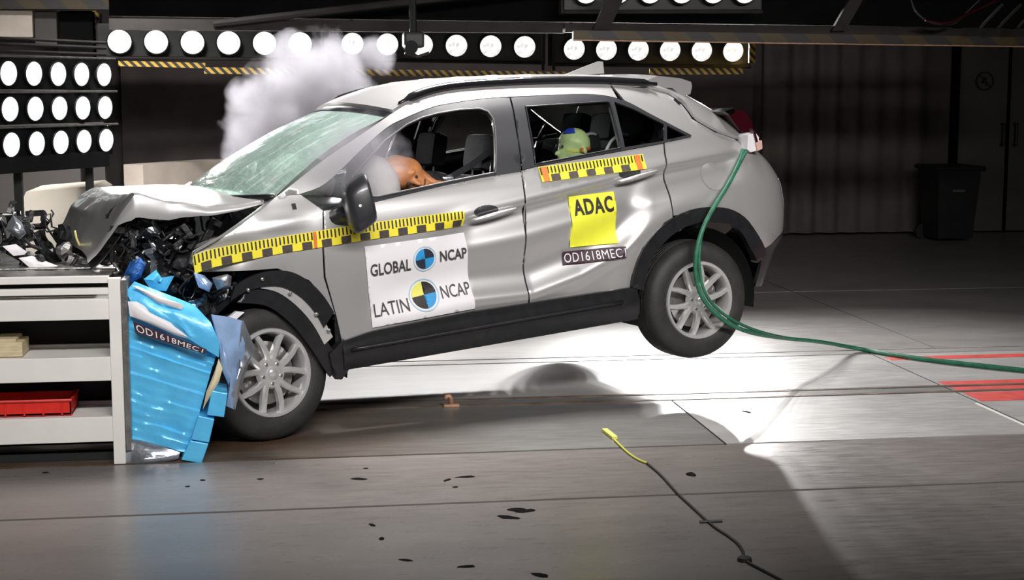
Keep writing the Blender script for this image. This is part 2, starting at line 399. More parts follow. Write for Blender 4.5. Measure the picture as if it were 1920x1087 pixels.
# curtain of tall folds before the back wall
def fold_curtain(name, x0, x1, y, z0, z1, label, per=.32, amp=.06):
    n = int((x1-x0)/.04)
    def fn(i, j):
        x = x0+(x1-x0)*i; ph = 2*math.pi*(x/per+.35*math.sin(x*1.7)); k = .8+.4*math.sin(x*2.3)
        return (x, y+amp*k*math.sin(ph)*(1+.15*j), z0+(z1-z0)*j)
    o = MB().grid(fn, n, 6).build(name, M['curtain'], None, True); solid(o, .008); return tag(o, label, 'curtain')
fold_curtain('dark_curtain', 5.85, 7.95, 18.62, .03, 5.2, 'dark brown curtain in tall folds between the car tail and the bin')
tag(MB().grid(lambda i, j: (-1.9+7.6*i, 18.62+.035*math.sin(40*i+3*math.sin(9*i)), .03+5.2*j), 120, 5).build('backdrop_curtain', M['curtain'], None, True), 'wide dark backdrop curtain hanging behind the car roof', 'curtain')
solid(bpy.data.objects['backdrop_curtain'], .008)

# double door with the round prohibition sign
dr = bpy.data.objects.new('door_1', None); COL.objects.link(dr); dr.location = (8.8, 18.74, 0); struct(dr, 'dark double door in the back wall with a round sign')
for x0, x1 in ((8.42-8.8, 9.06-8.8), (9.10-8.8, 9.9-8.8)):
    slab('door_leaf', x0, x1, -.06, 0, .02, 3.2, M['door'], dr)
slab('door_post', 8.34-8.8, 8.41-8.8, -.10, .02, 0, 3.2, M['gantrydark'], dr); slab('door_post', 9.065-8.8, 9.095-8.8, -.09, .02, 0, 3.2, M['gantrydark'], dr)
mb = MB(); mb.tube([(9.0-8.8, -.13, 1.12), (9.0-8.8, -.13, 1.38)], .018, 8); mb.box((.20, -.10, 1.12), (.03, .08, .03)); mb.box((.20, -.10, 1.38), (.03, .08, .03)); mb.build('door_handle', M['bin'], dr)
mb = MB(); mb.tube([(9.17-8.8, -.13, 1.12), (9.17-8.8, -.13, 1.38)], .018, 8); mb.box((.37, -.10, 1.12), (.03, .08, .03)); mb.box((.37, -.10, 1.38), (.03, .08, .03)); mb.build('door_handle', M['bin'], dr)
sg = thing('prohibition_sign', 'round prohibition sign with dark ring fixed on the dark door', 'sign', (8.735, 18.66, 1.92))
MB().lathe([(0.001, -.012), (.118, -.012), (.118, 0), (.001, 0)], 32).build('sign_disc', M['door'], sg)
MB().lathe([(.100, -.018), (.120, -.018), (.120, -.010), (.100, -.010)], 32, close=True).build('sign_ring', mat('sign_ring_print', (.035, .012, .012), .5), sg)
mb = MB(); mb.box((-.005, -.016, .012), (.055, .006, .07)); mb.box((-.03, -.016, -.012), (.05, .006, .02)); mb.box((.02, -.016, -.03), (.02, .006, .06)); mb.build('sign_figure', M['ink'], sg)
mb = MB(); mb.box((0, -.021, 0), (.018, .005, .20), Matrix.Rotation(R(-45), 3, 'Y')); mb.build('sign_bar', mat('sign_bar_print', (.12, .012, .012), .5), sg)

# wheeled bin
bn = thing('wheelie_bin', 'black wheeled rubbish bin standing before the dark door', 'bin', (7.93, 17.8, 0))
mb = MB(); mb.prism([(-.27, -.3), (.27, -.3), (.27, .3), (-.27, .3)], lambda x, y: (x*.8, y*.8, .04), lambda x, y: (x, y, .86)); mb.build('bin_body', M['bin'], bn)
mb = MB(); mb.box((0, 0, .885), (.62, .68, .05), bev=.02); mb.box((.33, .05, .86), (.1, .5, .04), bev=.01); mb.build('lid', M['bin'], bn)
mb = MB(); mb.tube([(-.2, .36, .84), (.2, .36, .84)], .02, 8); mb.build('handle', M['bin'], bn)
for s in (-1, 1): MB().lathe([(.001, -.025), (.09, -.025), (.09, .025), (.001, .025)], 16, c=(.22*s, .24, .09)).build('wheel', M['rubber'], bn)
slab('plate', -.07, .08, -.283, -.262, .60, .64, M['wall'], bn)

# long low wall, pale block
lw = MB(); A = Vector((-1.50, 15.62, 0)); B = Vector((-.15, 17.6, 0)); n = Vector((B.y-A.y, -(B.x-A.x), 0)).normalized()*.12
lw.prism([(0, 0), (1, 0), (1, 1), (0, 1)], lambda s, t: tuple(A+(B-A)*s+n+Vector((0, 0, 1.08*t))), lambda s, t: tuple(A+(B-A)*s-n+Vector((0, 0, 1.08*t))))
tag(lw.build('low_wall', M['concrete']), 'long low beige wall running behind the crushed bonnet', 'wall')
pb = thing('barrier_block', 'pale cream road barrier block with a dark slot under the side lamp bank', 'block', (-1.9, 13.3, 0))
mb = MB(); mb.prism([(-.30, 0), (.46, 0), (.46, .1), (.36, .98), (.30, 1.02), (-.22, .98), (-.26, .9)], lambda x, z: (x, -.2, z), lambda x, z: (x+.05, .35, z+.02)); mb.build('block_body', M['pale'], pb)
slab('slot', -.13, -.09, -.206, -.19, .42, .72, M['subfloor'], pb)

# ------------------------------------------------------------------ flood lamps
def lamp_at(parent, p, nrm, r, m, beam=None):
    """one lamp: bowl rim, bowl and lit glass"""
    nrm = Vector(nrm).normalized(); q = Vector((0, -1, 0)).rotation_difference(nrm).to_matrix(); p = Vector(p)
    e = bpy.data.objects.new('lamp', None); COL.objects.link(e); e.parent = parent; e.empty_display_size = .05
    e.matrix_local = Matrix.Translation(p) @ q.to_4x4()
    for nm, me, mt in (('bowl', LM['bowl'], M['chrome']), ('lamp_glass', LM['glass'] if m == 'lamp' else LM['glass2'], None)):
        o = bpy.data.objects.new(nm, me); COL.objects.link(o); o.parent = e; o.scale = (r, r, r)
    if beam:
        L = bpy.data.lights.new('lamp_beam', 'AREA'); L.shape = 'DISK'; L.size = 1.1*r; L.energy = beam[0]; L.spread = R(beam[1]); L.color = (1, .975, .955)
        lo = bpy.data.objects.new('lamp_beam', L); COL.objects.link(lo); lo.parent = e
        lo.location = (0, -.26*r, 0); lo.rotation_euler = (-math.pi/2, 0, 0)
    return e
LM = {}
def _me(mb, m, name):
    o = mb.build(name, m, None, True); me = o.data; bpy.data.objects.remove(o); return me
LM['bowl'] = _me(MB().lathe([(1.0, -.02), (1.09, -.04), (1.11, .05), (.8, .5), (.3, .75), (.001, .78), (.001, .74), (.28, .70), (.76, .45), (1.0, .03)], 24), M['housing'], 'bowl')
gl = [(.001, -.22), (.30, -.21), (.62, -.15), (.88, -.06), (.99, 0), (.99, .03), (.001, .03)]
LM['glass'] = _me(MB().lathe(gl, 24), M['lamp'], 'lamp_glass'); LM['glass2'] = _me(MB().lathe(gl, 24), M['lampside'], 'lamp_glass')

def strip_part(parent, name, p0, p1, h, m, dy=.02):
    p0 = Vector(p0)-parent.location; p1 = Vector(p1)-parent.location
    return MB().prism([(0, 0), (1, 0), (1, 1), (0, 1)], lambda s, t: tuple(p0+(p1-p0)*s+Vector((0, 0, h*t))), lambda s, t: tuple(p0+(p1-p0)*s+Vector((0, dy, h*t)))).build(name, M[m], parent)
def lamp_bar(pa, pb_, n, r, label, aim=0.0, tilt=.13, zt=.17, zb=.13, beam=None, top=5.99):
    pa = Vector(pa); pb_ = Vector(pb_); c = (pa+pb_)/2
    t = thing('floodlight_bar', label, 'floodlight', tuple(c), 'floodlight bars of the gantry behind the car')
    a = pa-c; b = pb_-c; st = (b-a)/(n-1); e = st*.62
    MB().prism([(0, -zb), (1, -zb), (1, zt), (0, zt)], lambda s, z: tuple(a-e+(b-a+2*e)*s+Vector((0, .10, z))), lambda s, z: tuple(a-e+(b-a+2*e)*s+Vector((0, .30, z)))).build('housing', M['housing'], t)
    MB().tube([a-e+Vector((0, .06, -zb-.02)), b+e+Vector((0, .06, -zb-.02))], .016, 8).build('lower_rail', M['gantry'], t)
    for k in range(n): lamp_at(t, a+st*k, (aim, -1, -tilt), r, 'lamp', beam)
    for s in (-1, 1):
        q = (a-e) if s < 0 else (b+e)
        MB().box(q+Vector((0, .2, .02)), (.04, .12, .36)).build('bracket', M['gantry'], t)
        MB().tube([q*.8+Vector((0, .2, .1)), Vector((q.x*.8, .2, top-c.z))], .015, 8).build('hanger_rod', M['gantry'], t)
    return t
bar1 = lamp_bar((-1.53,15,2.255), (0.143,15,2.242), 6, .110, 'black floodlight bar of six lit lamps above the smoke and bonnet', beam=(BEAM, 56))
bar2 = lamp_bar((0.638,15,2.244), (2.3,15,2.221), 6, .105, 'black floodlight bar of six lit lamps above the front of the car roof', beam=(BEAM, 56))
bar3 = lamp_bar((2.789,15,2.202), (4.387,15,2.187), 6, .105, 'black floodlight bar of six lit lamps above the car tail', aim=.06, tilt=.15, beam=(BEAM*9.0, 62))
bar4 = lamp_bar((2.404,12.4,2.581), (3.721,12.4,2.593), 6, .092, 'floodlight bar hung highest, above the striped gantry beam', tilt=.4)
strip_part(bar1, 'hazard_strip', (-1.526,14.8,2.025), (-0.738,14.8,2.007), .05, 'hazard')
strip_part(bar1, 'end_tube', (0.343,14.85,2.059), (0.368,14.85,2.06), .32, 'gantry')
strip_part(bar2, 'hazard_strip', (-0.744,14.7,1.957), (2.657,14.7,1.921), .058, 'hazard')
strip_part(bar2, 'end_tube', (0.423,14.85,2.06), (0.448,14.85,2.06), .32, 'gantry')
strip_part(bar2, 'end_tube', (2.444,14.85,1.994), (2.47,14.85,1.994), .34, 'gantry')
strip_part(bar3, 'end_tube', (2.548,14.85,1.994), (2.574,14.85,1.994), .34, 'gantry')
strip_part(bar3, 'hazard_strip', (3.471,14.7,1.953), (4.4,14.7,1.959), .06, 'hazard')
strip_part(bar3, 'hazard_strip', (4.472,14.75,2.068), (4.536,14.75,2.068), .19, 'hazard')

# the gantry: long dark chords with cross members, the low one edged with wide hazard stripes
gt = thing('gantry_beam', 'dark steel gantry beam crossing the hall above the lamp bars', 'beam', (1.5, 12, 2.3))
def chord(name, pa, pb_, h, d, m, parent, org=Vector((1.5, 12, 2.3))):
    pa = Vector(pa)-org; pb_ = Vector(pb_)-org
    return MB().prism([(0, 0), (1, 0), (1, 1), (0, 1)], lambda s, t: tuple(pa+(pb_-pa)*s+Vector((0, 0, h*t))), lambda s, t: tuple(pa+(pb_-pa)*s+Vector((0, d, h*t)))).build(name, m, parent)
chord('lower_chord', (-1.36,12.6,2.276), (2.267,12.6,2.267), .085, .12, M['gantry'], gt)
chord('lower_chord', (2.159,12,2.252), (6.78,12,2.225), .065, .12, M['gantry'], gt)
chord('upper_chord', (-1.57,12.6,2.632), (7.092,12.6,2.761), .12, .12, M['gantry'], gt)
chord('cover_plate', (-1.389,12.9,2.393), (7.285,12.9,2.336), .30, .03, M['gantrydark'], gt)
def diag(pa, pb_, w):
    pa = Vector(pa)-Vector((1.5, 12, 2.3)); pb_ = Vector(pb_)-Vector((1.5, 12, 2.3))
    MB().prism([(0, 0), (1, 0), (1, 1), (0, 1)], lambda s, t: tuple(pa+(pb_-pa)*t+Vector((w*s, 0, 0))), lambda s, t: tuple(pa+(pb_-pa)*t+Vector((w*s, .05, 0)))).build('diagonal', M['gantry'], gt)
diag((2.369,11.95,2.268), (2.526,11.95,2.62), .13); diag((4.3,11.95,2.27), (4.51,11.95,2.639), .11)
mb = MB(); o0 = Vector((1.5, 12, 2.3))
mb.tube([Vector((-0.555,12.55,2.32))-o0, Vector((2.038,12.55,2.634))-o0], .03, 8); mb.build('diagonal', M['gantry'], gt)
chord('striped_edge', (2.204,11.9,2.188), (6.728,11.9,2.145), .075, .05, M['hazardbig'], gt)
chord('striped_edge_lip', (2.2,11.88,2.183), (6.717,11.88,2.14), .008, .06, M['rust'], gt)
for px in range(3):
    mb = MB(); mb.tube([Vector(((5.38,11.6,2.288), (5.53,11.6,2.289), (5.69,11.6,2.29))[px])-o0, Vector(((5.558,11.6,2.47), (5.713,11.6,2.471), (5.868,11.6,2.472))[px])-o0], .012, 6); mb.build('lattice_bar', M['gantry'], gt)
# cables looping under the beam
def cable(name, pts, r, m, label, cat='cable', group=None, n=8):
    # smooth the polyline
    P = [Vector(p) for p in pts]
    for _ in range(3):
        Q = [P[0]]
        for a, b in zip(P, P[1:]): Q += [a*.75+b*.25, a*.25+b*.75]
        Q.append(P[-1]); P = Q
    o = MB().tube(P, r, n).build(name, m, None, True); return tag(o, label, cat, group)
cable('power_cable', [(4.872,11.8,2.558), (4.921,11.8,2.418), (5.058,11.8,2.323), (5.258,11.8,2.312), (5.365,11.8,2.429), (5.516,11.8,2.564)], .008, M['bin'], 'thin black cable looping below the gantry beam')
cable('red_cable', [(4.97,11.7,2.347), (5.147,11.7,2.315), (5.32,11.7,2.403), (5.516,11.7,2.487), (5.647,11.7,2.559)], .012, M['redlamp'], 'dark red cable slung along the gantry beam')
# the small camera unit hanging before the middle bar
cu = thing('hanging_camera', 'small black camera unit hanging before the middle floodlight bar', 'camera', (0.991,12.2,2.192))
mb = MB(); mb.box((0, 0, 0), (.16, .2, .12), bev=.02); mb.build('camera_body', M['housing'], cu)
mb = MB(); mb.lathe([(.001, -.2), (.05, -.2), (.055, -.1), (.05, -.09), (.001, -.09)], 20, c=(-.03, 0, -.06)); mb.build('camera_lens', M['gloss'], cu)
MB().tube([(0, 0, .05), (0, .05, .3)], .03, 10).build('hanger', M['housing'], cu)
MB().tube([(-.07, -.04, -.1), (.03, -.04, -.13), (.12, -.04, -.10)], .012, 8).build('cable_loop', M['bin'], cu)
# the side bank of fifteen lamps
bk0 = Vector((-1.99, 11.75, 1.67)); bk1 = Vector((-1.42, 12.69, 1.665)); bc = (bk0+bk1)/2; bd = (bk1-bk0)/4; bn_ = Vector((bd.y, -bd.x, 0)).normalized()
bank = thing('lamp_bank', 'upright black bank of fifteen lit flood lamps in three rows', 'floodlight', (bc.x, bc.y, 0))
off = Vector((bc.x, bc.y, 0))
for i in range(3):
    z = 1.925-.258*i
    a = bk0-off-bd*.9; b = bk1-off+bd*.55; a.z = b.z = z
    MB().prism([(0, -.115), (1, -.115), (1, .115), (0, .115)], lambda s, t: tuple(a+(b-a)*s+Vector((0, 0, t))-bn_*.06), lambda s, t: tuple(a+(b-a)*s+Vector((0, 0, t))-bn_*.25)).build('row_housing', M['housing'], bank)
    MB().tube([a+Vector((0, 0, .127)), b+Vector((0, 0, .127))], .010, 6).build('row_rail', M['steel'], bank)
    for k in range(5):
        p = bk0-off+bd*k; p.z = z; lamp_at(bank, p, bn_+Vector((0, 0, -.05)), .090, 'side', (3.0, 70))
a = bk0-off-bd*2; b = bk1-off+bd*.1
for z, r in ((2.085, .012), (2.135, .014), (2.175, .012)): MB().tube([a+Vector((0, 0, z-a.z)), b+Vector((0, 0, z-b.z))], r, 8).build('top_rail', M['gantry'], bank)
a.z = b.z = 1.20
MB().prism([(0, 0), (1, 0), (1, 1), (0, 1)], lambda s, t: tuple(a+(b-a)*s+Vector((0, 0, .12*t))), lambda s, t: tuple(a+(b-a)*s+Vector((0, 0, .12*t))-bn_*.4)).build('base_beam', M['housing'], bank)
for q in (a, a*.5+b*.5, b): MB().box(Vector((q.x, q.y, .60))-bn_*.2, (.06, .06, 1.22)).build('stand_leg', M['housing'], bank)

# panels and a window opening high at the left
for nm, (x0, x1, z0, z1, y, m, lb) in {'wall_panel': (-3.4, -2.31, 2.29, 2.54, 15.0, 'concrete', 'pale grey wall panel seen above the side lamp bank'), 'wall_cabinet': (-2.30, -2.10, 2.22, 2.54, 15.05, 'wallg', 'dark grey cabinet between pale panel and black opening')}.items():
    t = tag(slab(nm, x0, x1, y, y+.1, z0, z1, M[m], bev=.01), lb, 'panel')
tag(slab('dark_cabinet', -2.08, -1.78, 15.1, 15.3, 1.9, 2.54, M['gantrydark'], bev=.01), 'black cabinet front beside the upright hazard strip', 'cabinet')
tag(slab('header_beam', -3.4, -1.55, 14.9, 15.0, 2.545, 2.75, M['hazardbig']), 'striped header beam above the pale wall panel', 'beam')
sp0 = thing('support_post', 'dark support post carrying an upright hazard strip above the side lamp bank', 'post', (-1.85, 15.62, 0))
slab('post_shaft', -.09, .09, -.09, .09, 0, 2.54, M['wallg'], sp0)
strip_part(sp0, 'hazard_strip', (-1.834,15.5,2.182), (-1.769,15.5,2.183), .38, 'hazard')
tag(slab('rear_partition', -3.4, -1.97, 15.35, 15.5, 0, 2.54, M['wallg']), 'dark partition wall under the pale panel behind the lamp bank', 'partition')

# ------------------------------------------------------------------ the barrier frame
fr = thing('steel_rack', 'white steel shelf frame holding the blue crash barrier', 'frame', (-1.8, 7.55, 0))
fx0, fx1 = -3.4+1.8, -.86+1.8
def fslab(name, x0, x1, y0, y1, z0, z1, m='white', bev=.003): return slab(name, x0, x1, y0, y1, z0, z1, M[m], fr, bev)
fslab('post', fx1, fx1+.056, 0, .06, 0, .909)
fslab('post', fx1, fx1+.056, .94, 1.0, 0, .909)
for z0, z1 in ((.71, .81), (.412, .528), (.112, .235)):
    fslab('beam', fx0, fx1, .005, .05, z0, z1)
    fslab('shelf_plate', fx0, fx1, .06, .33, z1-.012, z1-.004)
    fslab('shelf_lip', fx0, fx1, .335, .36, z1-.03, z1+.012)
    fslab('beam', fx0, fx1, .95, .995, z0, z1)
fslab('top_rail', fx0, fx1, .005, .05, .832, .862); fslab('top_rail', fx0, fx1, .02, .06, .885, .918)
fslab('top_plate', fx0, fx1-.01, .07, .42, .895, .905, 'steel'); fslab('top_plate', fx0, fx1-.01, .44, .98, .905, .915, 'steel')
fslab('dark_gap_sheet', fx0, fx1, .42, .45, .01, .88, 'dark')  # added dark sheet; the black gap behind the shelves is put into its colour
fslab('backing_plate', fx1+.058, fx1+.085, .02, 1.0, .06, .90, 'steel')
fslab('foot_rail', fx0, fx1, .1, .16, 0, .04, 'dark')

# red tray and wooden block on the shelves
tr = thing('red_tray', 'shallow red plastic tray on the lowest white shelf', 'tray', (-1.37, 7.62, .235))
def tray(t, w, d, h, m):
    q = .012
    mb = MB(); mb.box((0, d/2, q/2), (w, d, q)); mb.build('tray_floor', m, t)
    for nm, c, s in (('tray_side', (0, q/2, h/2), (w, q, h)), ('tray_side', (0, d-q/2, h/2), (w, q, h)), ('tray_side', (-w/2+q/2, d/2, h/2), (q, d, h)), ('tray_side', (w/2-q/2, d/2, h/2), (q, d, h))):
        MB().box(c, s, bev=.003).build(nm, m, t)
    for k in range(7): MB().box((-w/2+w*(k+.5)/7, -.004, h*.45), (.008, .01, h*.8)).build('tray_rib', m, t)
    MB().tube([(-w/2, -.004, h), (w/2, -.004, h), (w/2, d, h)], .007, 6).build('tray_rim', m, t)
tray(tr, .62, .25, .075, M['red'])
wb = thing('wood_offcut', 'pale wooden block at the end of the middle white shelf', 'block', (-1.46, 7.62, .528))
mb = MB(); mb.box((0, .1, .035), (.36, .2, .07), bev=.004); mb.build('timber', M['wood'], wb)
MB().box((.10, .1, .078), (.10, .19, .016), bev=.003).build('top_slat', M['wood'], wb)

# ------------------------------------------------------------------ deformable blue barrier
br = thing('crash_barrier', 'crushed blue honeycomb crash barrier fixed to the white frame', 'barrier', (-.55, 7.6, 0))
bo = Vector((-.55, 7.6, 0))
def bp(p): return Vector(p)-bo
LEFT = [bp(q) for q in ((-0.768,7.62,0.795), (-0.789,7.62,0.696), (-0.802,7.62,0.539), (-0.813,7.62,0.328), (-0.82,7.62,0.126))]
RIGHT = [bp(q) for q in ((-0.363,7.62,0.539), (-0.366,7.62,0.507), (-0.4,7.62,0.396), (-0.456,7.62,0.211), (-0.522,7.62,0.033))]
def lerp_list(L, t):
    x = t*(len(L)-1); i = min(int(x), len(L)-2); return L[i]+(L[i+1]-L[i])*(x-i)
NL = 18
def face(s, t):
    p = lerp_list(LEFT, t).lerp(lerp_list(RIGHT, t), s)
    k = t*NL; fr_ = k-math.floor(k); i = math.floor(k)
    h = noise.noise(Vector((i*1.7, 3.1, 0)))
    lift = .011*(1-fr_)**1.5*(.4+abs(h)) + .010*h + .010*noise.noise(Vector((s*4, i*.9, 5))) + .012*noise.noise(Vector((s*3, t*3, 9)))
    return (p.x, p.y-lift, p.z+.006*noise.noise(Vector((s*5, i*2.1, 1))))
mb = MB(); mb.grid(lambda i, j: face(j, i), NL*4, 14)
o = mb.build('honeycomb_face', M['blue'], br, angle=35); solid(o, .03, 1)
poly = LEFT+RIGHT[::-1]
MB().prism([(p.x, p.z) for p in poly], lambda x, z: (x, .07, z), lambda x, z: (x-.06, .95, z)).build('honeycomb_block', M['blue'], br)
# folded front sheet peeling above the block
def sheet(name, pts, m, parent, depth=.05, back=.6, amp=.012, org=bo):
    """a bent metal sheet: outline points in space, filled and crumpled"""
    P = [Vector(p)-org for p in pts]; c = sum(P, Vector())/len(P); n = 5
    v = []; f = []
    for i, p in enumerate(P):
        for k in range(1, n+1):
            q = c.lerp(p, k/n); q = q+Vector((0, amp*2*noise.noise(q*14)-depth*(1-(k/n)**2), amp*noise.noise(q*11+Vector((5, 0, 0))))); v.append(q)
    v.append(c-Vector((0, depth, 0))); ci = len(v)-1; m_ = len(P)
    for i in range(m_):
        j = (i+1) % m_
        f.append((ci, i*n, j*n))
        for k in range(n-1): f.append((i*n+k, i*n+k+1, j*n+k+1, j*n+k))
    mb = MB(); mb.add(v, f); o = mb.build(name, m, parent, angle=50); solid(o, .006, 0); return o
sheet('folded_sheet', [(-0.785,7.62,0.839), (-0.747,7.66,0.878), (-0.677,7.66,0.845), (-0.549,7.64,0.793), (-0.46,7.62,0.755), (-0.383,7.58,0.685), (-0.343,7.56,0.59), (-0.348,7.57,0.515), (-0.448,7.56,0.58), (-0.573,7.57,0.667), (-0.686,7.58,0.739), (-0.759,7.6,0.789)], M['blue'], br, .03)
sheet('torn_strip', [(-0.752,7.6,0.867), (-0.727,7.6,0.864), (-0.621,7.58,0.813), (-0.507,7.57,0.77), (-0.52,7.57,0.75), (-0.633,7.57,0.788)], M['vinyl'], br, .02, amp=.004)
sheet('torn_strip', [(-0.773,7.585,0.792), (-0.733,7.585,0.788), (-0.573,7.58,0.697), (-0.449,7.575,0.59), (-0.55,7.575,0.624), (-0.674,7.575,0.687), (-0.764,7.58,0.722)], M['vinyl'], br, .02, amp=.004)
sheet('bent_sheet', [(-0.382,7.62,0.714), (-0.298,7.72,0.692), (-0.234,7.74,0.666), (-0.182,7.72,0.52), (-0.23,7.7,0.431), (-0.264,7.68,0.314), (-0.286,7.66,0.23), (-0.321,7.64,0.256), (-0.302,7.62,0.367), (-0.338,7.6,0.451), (-0.343,7.59,0.559)], M['bluefoil'], br, .045, amp=.02)
sheet('bent_sheet', [(-0.234,7.73,0.673), (-0.176,7.7,0.523), (-0.219,7.68,0.434), (-0.258,7.66,0.318), (-0.28,7.64,0.228), (-0.293,7.63,0.311), (-0.26,7.65,0.44), (-0.253,7.68,0.569)], M['foil'], br, .02, amp=.015)
sheet('foam_strip', [(-0.348,7.57,0.504), (-0.332,7.57,0.456), (-0.351,7.57,0.391), (-0.399,7.57,0.313), (-0.431,7.57,0.253), (-0.409,7.57,0.339), (-0.371,7.57,0.431)], M['cream'], br, .015, amp=.005)
sheet('bottom_sheet', [(-0.826,7.63,0.127), (-0.668,7.6,0.083), (-0.545,7.58,0.041), (-0.556,7.58,0.014), (-0.642,7.56,-0.007), (-0.739,7.56,-0.012), (-0.825,7.58,-0.014)], M['foil'], br, .03, amp=.012)
# the three bumper blocks at the lower lip
def bblock(q0, q1, q2, q3, d):
    P = [bp(x) for x in (q0, q1, q2, q3)]
    mb = MB(); mb.prism([(0, 0), (1, 0), (2, 0), (3, 0)], lambda i, _: tuple(P[int(i)]), lambda i, _: tuple(P[int(i)]+Vector((-.03, d, 0)))); o = mb.build('bumper_block', M['blue'], br)
    bv = o.modifiers.new('bevel', 'BEVEL'); bv.width = .004; bv.segments = 2
bblock((-0.385,7.56,0.349), (-0.309,7.56,0.331), (-0.329,7.56,0.214), (-0.411,7.56,0.227), .6)
bblock((-0.452,7.55,0.228), (-0.375,7.55,0.207), (-0.404,7.55,0.091), (-0.49,7.55,0.11), .6)
bblock((-0.493,7.545,0.106), (-0.406,7.545,0.087), (-0.442,7.545,-0.011), (-0.539,7.545,0.011), .6)

# text as mesh: outlines of the letters laid onto a mapping
def text_mesh(s, spacing=1.0, bold=0.0):
    cu_ = bpy.data.curves.new('txt', 'FONT'); cu_.body = s; cu_.size = 1; cu_.space_character = spacing; cu_.offset = bold; cu_.resolution_u = 3; cu_.fill_mode = 'FRONT'
    to = bpy.data.objects.new('txt', cu_); COL.objects.link(to)
    me = bpy.data.meshes.new_from_object(to.evaluated_get(bpy.context.evaluated_depsgraph_get()))
    v = [tuple(q.co) for q in me.vertices]; f = [tuple(p.vertices) for p in me.polygons]
    bpy.data.objects.remove(to); bpy.data.meshes.remove(me)
    x0 = min(q[0] for q in v); x1 = max(q[0] for q in v); y0 = min(q[1] for q in v); y1 = max(q[1] for q in v)
    return [((q[0]-x0)/(x1-x0), (q[1]-y0)/(y1-y0)) for q in v], f
def lettering(s, fn, m, parent, name='lettering', bold=0.0, spacing=1.0, label=None):
    """fn maps (0..1, 0..1) of the text box into space"""
    bpy.context.view_layer.update()
    v, f = text_mesh(s, spacing, bold)
    bm = bmesh.new(); vs = [bm.verts.new((x, y, 0)) for x, y in v]
    for q in f:
        try: bm.faces.new([vs[k] for k in q])
        except ValueError: pass
    bmesh.ops.triangulate(bm, faces=bm.faces)
    for _ in range(3):      # short edges, so that the print follows the curved metal
        L = [e for e in bm.edges if abs(e.verts[0].co.y-e.verts[1].co.y) > .2]
        if L: bmesh.ops.subdivide_edges(bm, edges=L, cuts=1); bmesh.ops.triangulate(bm, faces=bm.faces)
    bm.verts.index_update(); v = [(q.co.x, q.co.y) for q in bm.verts]; f = [tuple(q.index for q in p.verts) for p in bm.faces]; bm.free()
    mb = MB(); mb.add([fn(*q) for q in v], f); o = mb.build(name, m, parent, fix=False)
    if label: o['label'] = label
    return o
QA, QB, QC, QD = [bp(q) for q in ((-0.751,7.565,0.698), (-0.403,7.55,0.554), (-0.413,7.55,0.531), (-0.74,7.565,0.64))]
lb_ = MB(); lb_.prism([(0, 0), (1, 0), (1, 1), (0, 1)], lambda s, t: tuple(QD.lerp(QC, s).lerp(QA.lerp(QB, s), t)), lambda s, t: tuple(QD.lerp(QC, s).lerp(QA.lerp(QB, s), t)+Vector((0, .004, 0)))); lb = lb_.build('test_label', M['maroon'], br); lb['label'] = 'dark label strip with the test number in white'
lettering('OD1618MEC1', lambda s, t: tuple(QD.lerp(QC, .03+.93*s).lerp(QA.lerp(QB, .03+.93*s), .16+.68*t)+Vector((0, -.004, 0))), M['vinyl'], lb, spacing=1.08)

# ------------------------------------------------------------------ the car
CAR = thing('crashed_car', 'silver five-door car crashed nose-first into the blue barrier, tail off the floor', 'car')
CAR_M = Matrix.Translation((-.3817, 8.8003, -.0106)) @ Matrix.Rotation(.3320, 4, 'Z') @ Matrix.Rotation(-.0799, 4, 'Y') @ Matrix.Rotation(-.0128, 4, 'X')
CAR.matrix_world = CAR_M
# car space: x back from the front axle, y to the right side (the near side is negative), z up
WZ = [(.10, .78), (.25, .85), (.45, .885), (.70, .895), (.90, .893), (1.05, .88), (1.15, .858), (1.22, .825), (1.32, .785), (1.45, .71), (1.58, .63), (1.66, .565), (1.70, .53), (1.74, .48)]
XR = [(.10, 3.22), (.30, 3.28), (.57, 3.40), (.66, 3.47), (.94, 3.48), (1.08, 3.42), (1.19, 3.33), (1.30, 3.22), (1.43, 3.08), (1.55, 2.92), (1.65, 2.78), (1.74, 2.7)]
CREASE = [(.9, .985), (1.189, 1.018), (1.574, 1.061), (1.834, 1.092), (2.531, 1.170), (3.088, 1.206), (3.4, 1.21)]
SWOOP = [(.4, .53), (1.21, .575), (1.573, .56), (1.887, .625), (2.16, .72), (2.30, .82), (2.5, .95)]
def relief(u, z):
    d = 0.0
    k = ramp(u, .95, 1.25)*(1-ramp(u, 2.95, 3.12))
    zz = z-interp(CREASE, u)
    if k: d += k*(.006*math.exp(-((zz-.025)/.03)**2) - .036*ramp(-zz, -.006, .048)*(1-ramp(-zz, .052, .20)))
    k2 = ramp(u, .45, .9)*(1-ramp(u, 2.15, 2.40))
    z2 = z-interp(SWOOP, u)
    if k2: d += k2*(.014*math.exp(-((z2+.01)/.04)**2) - .044*math.exp(-((z2-.135)/.105)**2) - .012*ramp(-z2, .02, .10))
    # flare towards the rear arch
    dx = u-2.68; dz = z-.36; rr = math.hypot(dx, dz)
    d += .016*math.exp(-((rr-.56)/.08)**2)*(1 if z > .3 else 0)
    return d
UA, UB = .42, .30; UL = (UA+UB)*.80
def body(u, z, off=0.0, side=-1, rel=True):
    w = smooth_interp(WZ, z); xr = smooth_interp(XR, z)
    w -= .02*max(0, (1.2-u)/1.5)**2
    o = off+(relief(u, z) if rel else 0)
    u0 = xr-UA
    if u <= u0: return (u, side*(w+o), z)
    s = (u-u0)/UL
    if s < 1:
        ph = s*math.pi/2
        return (u0+UA*math.sin(ph)+o*math.sin(ph), side*(w-UB+UB*math.cos(ph)+o*math.cos(ph)), z)
    return (xr+o, side*((w-UB)-(u-u0-UL)), z)

